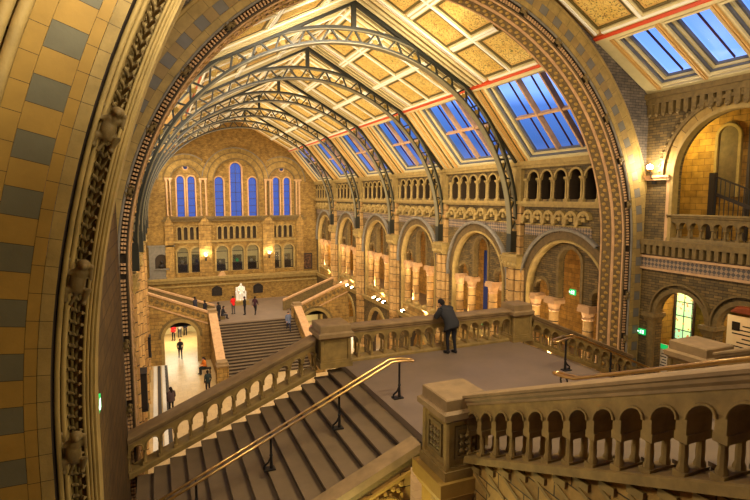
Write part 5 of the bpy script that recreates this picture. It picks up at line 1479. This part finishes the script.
# ------------------------------------------------------------------ light
def point(x, y, z, e, c=(1,.74,.42), r=.12):
    l = bpy.data.lights.new('lamp_light', 'POINT'); l.energy = e; l.color = c; l.shadow_soft_size = r
    o = bpy.data.objects.new('lamp_light', l); COL.objects.link(o); o.location = (x, y, z); return o
def area(loc, target, e, c, sx, sy, spread=PI):
    l = bpy.data.lights.new('unseen_fill', 'AREA'); l.shape = 'RECTANGLE'; l.size = sx; l.size_y = sy; l.energy = e; l.color = c; l.spread = spread
    o = bpy.data.objects.new('unseen_fill', l); COL.objects.link(o); o.location = loc
    o.rotation_euler = (Vector(target) - Vector(loc)).to_track_quat('-Z', 'Y').to_euler(); return o
def spot(loc, target, e, c, ang=80, r=.08, blend=.6):
    l = bpy.data.lights.new('flood_light', 'SPOT'); l.energy = e; l.color = c; l.spot_size = math.radians(ang); l.spot_blend = blend; l.shadow_soft_size = r
    o = bpy.data.objects.new('flood_light', l); COL.objects.link(o); o.location = loc
    o.rotation_euler = (Vector(target) - Vector(loc)).to_track_quat('-Z', 'Y').to_euler(); return o
WARM = (1, .77, .46); AMB = (1, .70, .36); SOFT = (1, .86, .66); YEL = (1, .84, .28)
# unseen fill added in the left arcade, washing the nave; right arcade lamps behind piers
for i, c in enumerate(BAYC):
    area((-9.6, c, 9.0), (8, c, 9.5), 130, WARM, 3.6, 4.2)
    area((-9.1, c, 14.6), (5, c, 20), 400, SOFT, 4.0, 1.0, 1.9)  # more fill added in the left clerestory to brighten the ceiling
    point(9.95, EDGE[i+1] + 1.05 if i < 5 else 55.6, 8.2, 120, AMB)
    point(10.8, c + .2, 6.2, 70, AMB)
    spot((8.55, c - 1.2, 5.9), (8.95, c - .2, 12.0), 620, WARM, 100); spot((8.75, c + 1.2, 6.5), (8.95, c + .2, 12.0), 620, WARM, 100)
    point(11.6, c, 2.2, 160, WARM)
    point(-11.6, c, 2.2, 160, WARM)
# unseen fill added under the crown of the far arch
area((0, 16.3, 20.2), (0, 40, 6), 700, SOFT, 5, 1.2, 1.9)
for y in TRUSS:                                # unseen fill added on the north side of each roof rib
    for s in (-1, 1): area((s*4.6, y + .4, 18.3), (s*4.0, y + 8, 5), 330, SOFT, 1.6, .4, 2.4)
    area((0, y + .35, 20.3), (0, y + 4.5, 21.6), 45, SOFT, 5, .3)
area((0, 16.4, 20.2), (0, 26, 21.5), 60, SOFT, 5, 1.0)
area((-1.0, 6.3, 19.9), (.5, 12.5, 9.2), 950, SOFT, 4, 1.2)  # from here, out-of-view fill added for the near bay and near arch
area((-8.72, 6.4, 13.6), (-3, 6.5, 10.5), 260, SOFT, 1.4, 1.0)
area((-6.0, 1.5, 18.2), (-8.2, 4.6, 17.0), 130, (1,.92,.78), .8, .8, 1.0)
area((-3.0, -1.5, 15.5), (-7.5, 5, 12.5), 200, (1,.88,.55), 2, 2)
area((4.0, 3.0, 16.0), (5.5, 10.5, 20.5), 300, SOFT, 2, 2)
# wall lamps
point(8.95, 13.8, 15.15, 130, SOFT, .06)
for x in (-3.28, 3.28): point(x, FW - .62, 8.1, 160, SOFT, .06)
# upper and lower galleries on the right, ground floor under the far landing, well below the stairs
point(10.9, 14.3, 16.2, 140, YEL, .15); point(10.7, 8.6, 16.2, 160, YEL, .15)
point(11.4, 14.6, 10.9, 200, AMB, .15); point(11.6, 9.4, 11.2, 260, WARM, .15)
for x in (-6.3, 5.4): area((x, 52.0, 2.6), (x, 52.0, 0), 420, (1,.88,.6), 3.5, 4.5)
point(-4.6, 7.9, 7.0, 170, (1,.92,.4), .15)
area((0, 58.5, 9.0), (0, 57.5, 5), 260, (1,.9,.75), 14, .8)
# dusk sky
W = bpy.data.worlds.new('dusk_sky'); SC.world = W; W.use_nodes = True; nt = W.node_tree; bg = nt.nodes['Background']
tc = N(nt, 'ShaderNodeTexCoord'); sp = N(nt, 'ShaderNodeSeparateXYZ'); nt.links.new(tc.outputs['Generated'], sp.inputs[0])
mpn = N(nt, 'ShaderNodeMapRange'); mpn.inputs['From Min'].default_value = -.1; mpn.inputs['From Max'].default_value = .9; nt.links.new(sp.outputs[2], mpn.inputs[0])
sky = ramp(nt, mpn.outputs[0], [(.0, (.085,.115,.27,1)), (.16, (.085,.12,.29,1)), (.20, (.035,.085,.24,1)), (.262, (.055,.13,.36,1)), (.285, (.16,.30,.70,1)), (.40, (.09,.20,.66,1)), (1.0, (.10,.18,.6,1))])
mp2 = N(nt, 'ShaderNodeMapping'); mp2.inputs['Scale'].default_value = (2.5, 2.5, 6); nt.links.new(tc.outputs['Generated'], mp2.inputs[0])
cl = ramp(nt, noise(nt, mp2.outputs[0], 2.2, 5), [(.5, (0,0,0,1)), (.72, (1,1,1,1))])
hi = N(nt, 'ShaderNodeMapRange'); hi.inputs['From Min'].default_value = .18; hi.inputs['From Max'].default_value = .22; nt.links.new(sp.outputs[2], hi.inputs[0])
col = mixc(nt, math_(nt, 'MULTIPLY', math_(nt, 'MULTIPLY', cl, .75), hi.outputs[0]), sky, (.42,.50,.95,1))
nt.links.new(col, bg.inputs['Color']); bg.inputs['Strength'].default_value = 1.7

# ------------------------------------------------------------------ camera
cd = bpy.data.cameras.new('camera'); cam = bpy.data.objects.new('camera', cd); COL.objects.link(cam)
cd.sensor_fit = 'HORIZONTAL'; cd.sensor_width = 36; cd.lens = 520 / 750 * 36; cd.clip_end = 200; cd.clip_start = .05
cam.location = (-7.9, 0, 14.0)
cam.rotation_euler = (math.radians(90 - 5.8197), 0, math.radians(-22.826))
SC.camera = cam
SC.view_settings.view_transform = 'Standard'; SC.view_settings.look = 'None'; SC.view_settings.gamma = 1; SC.view_settings.use_curve_mapping = False
SC.view_settings.exposure = 0.46
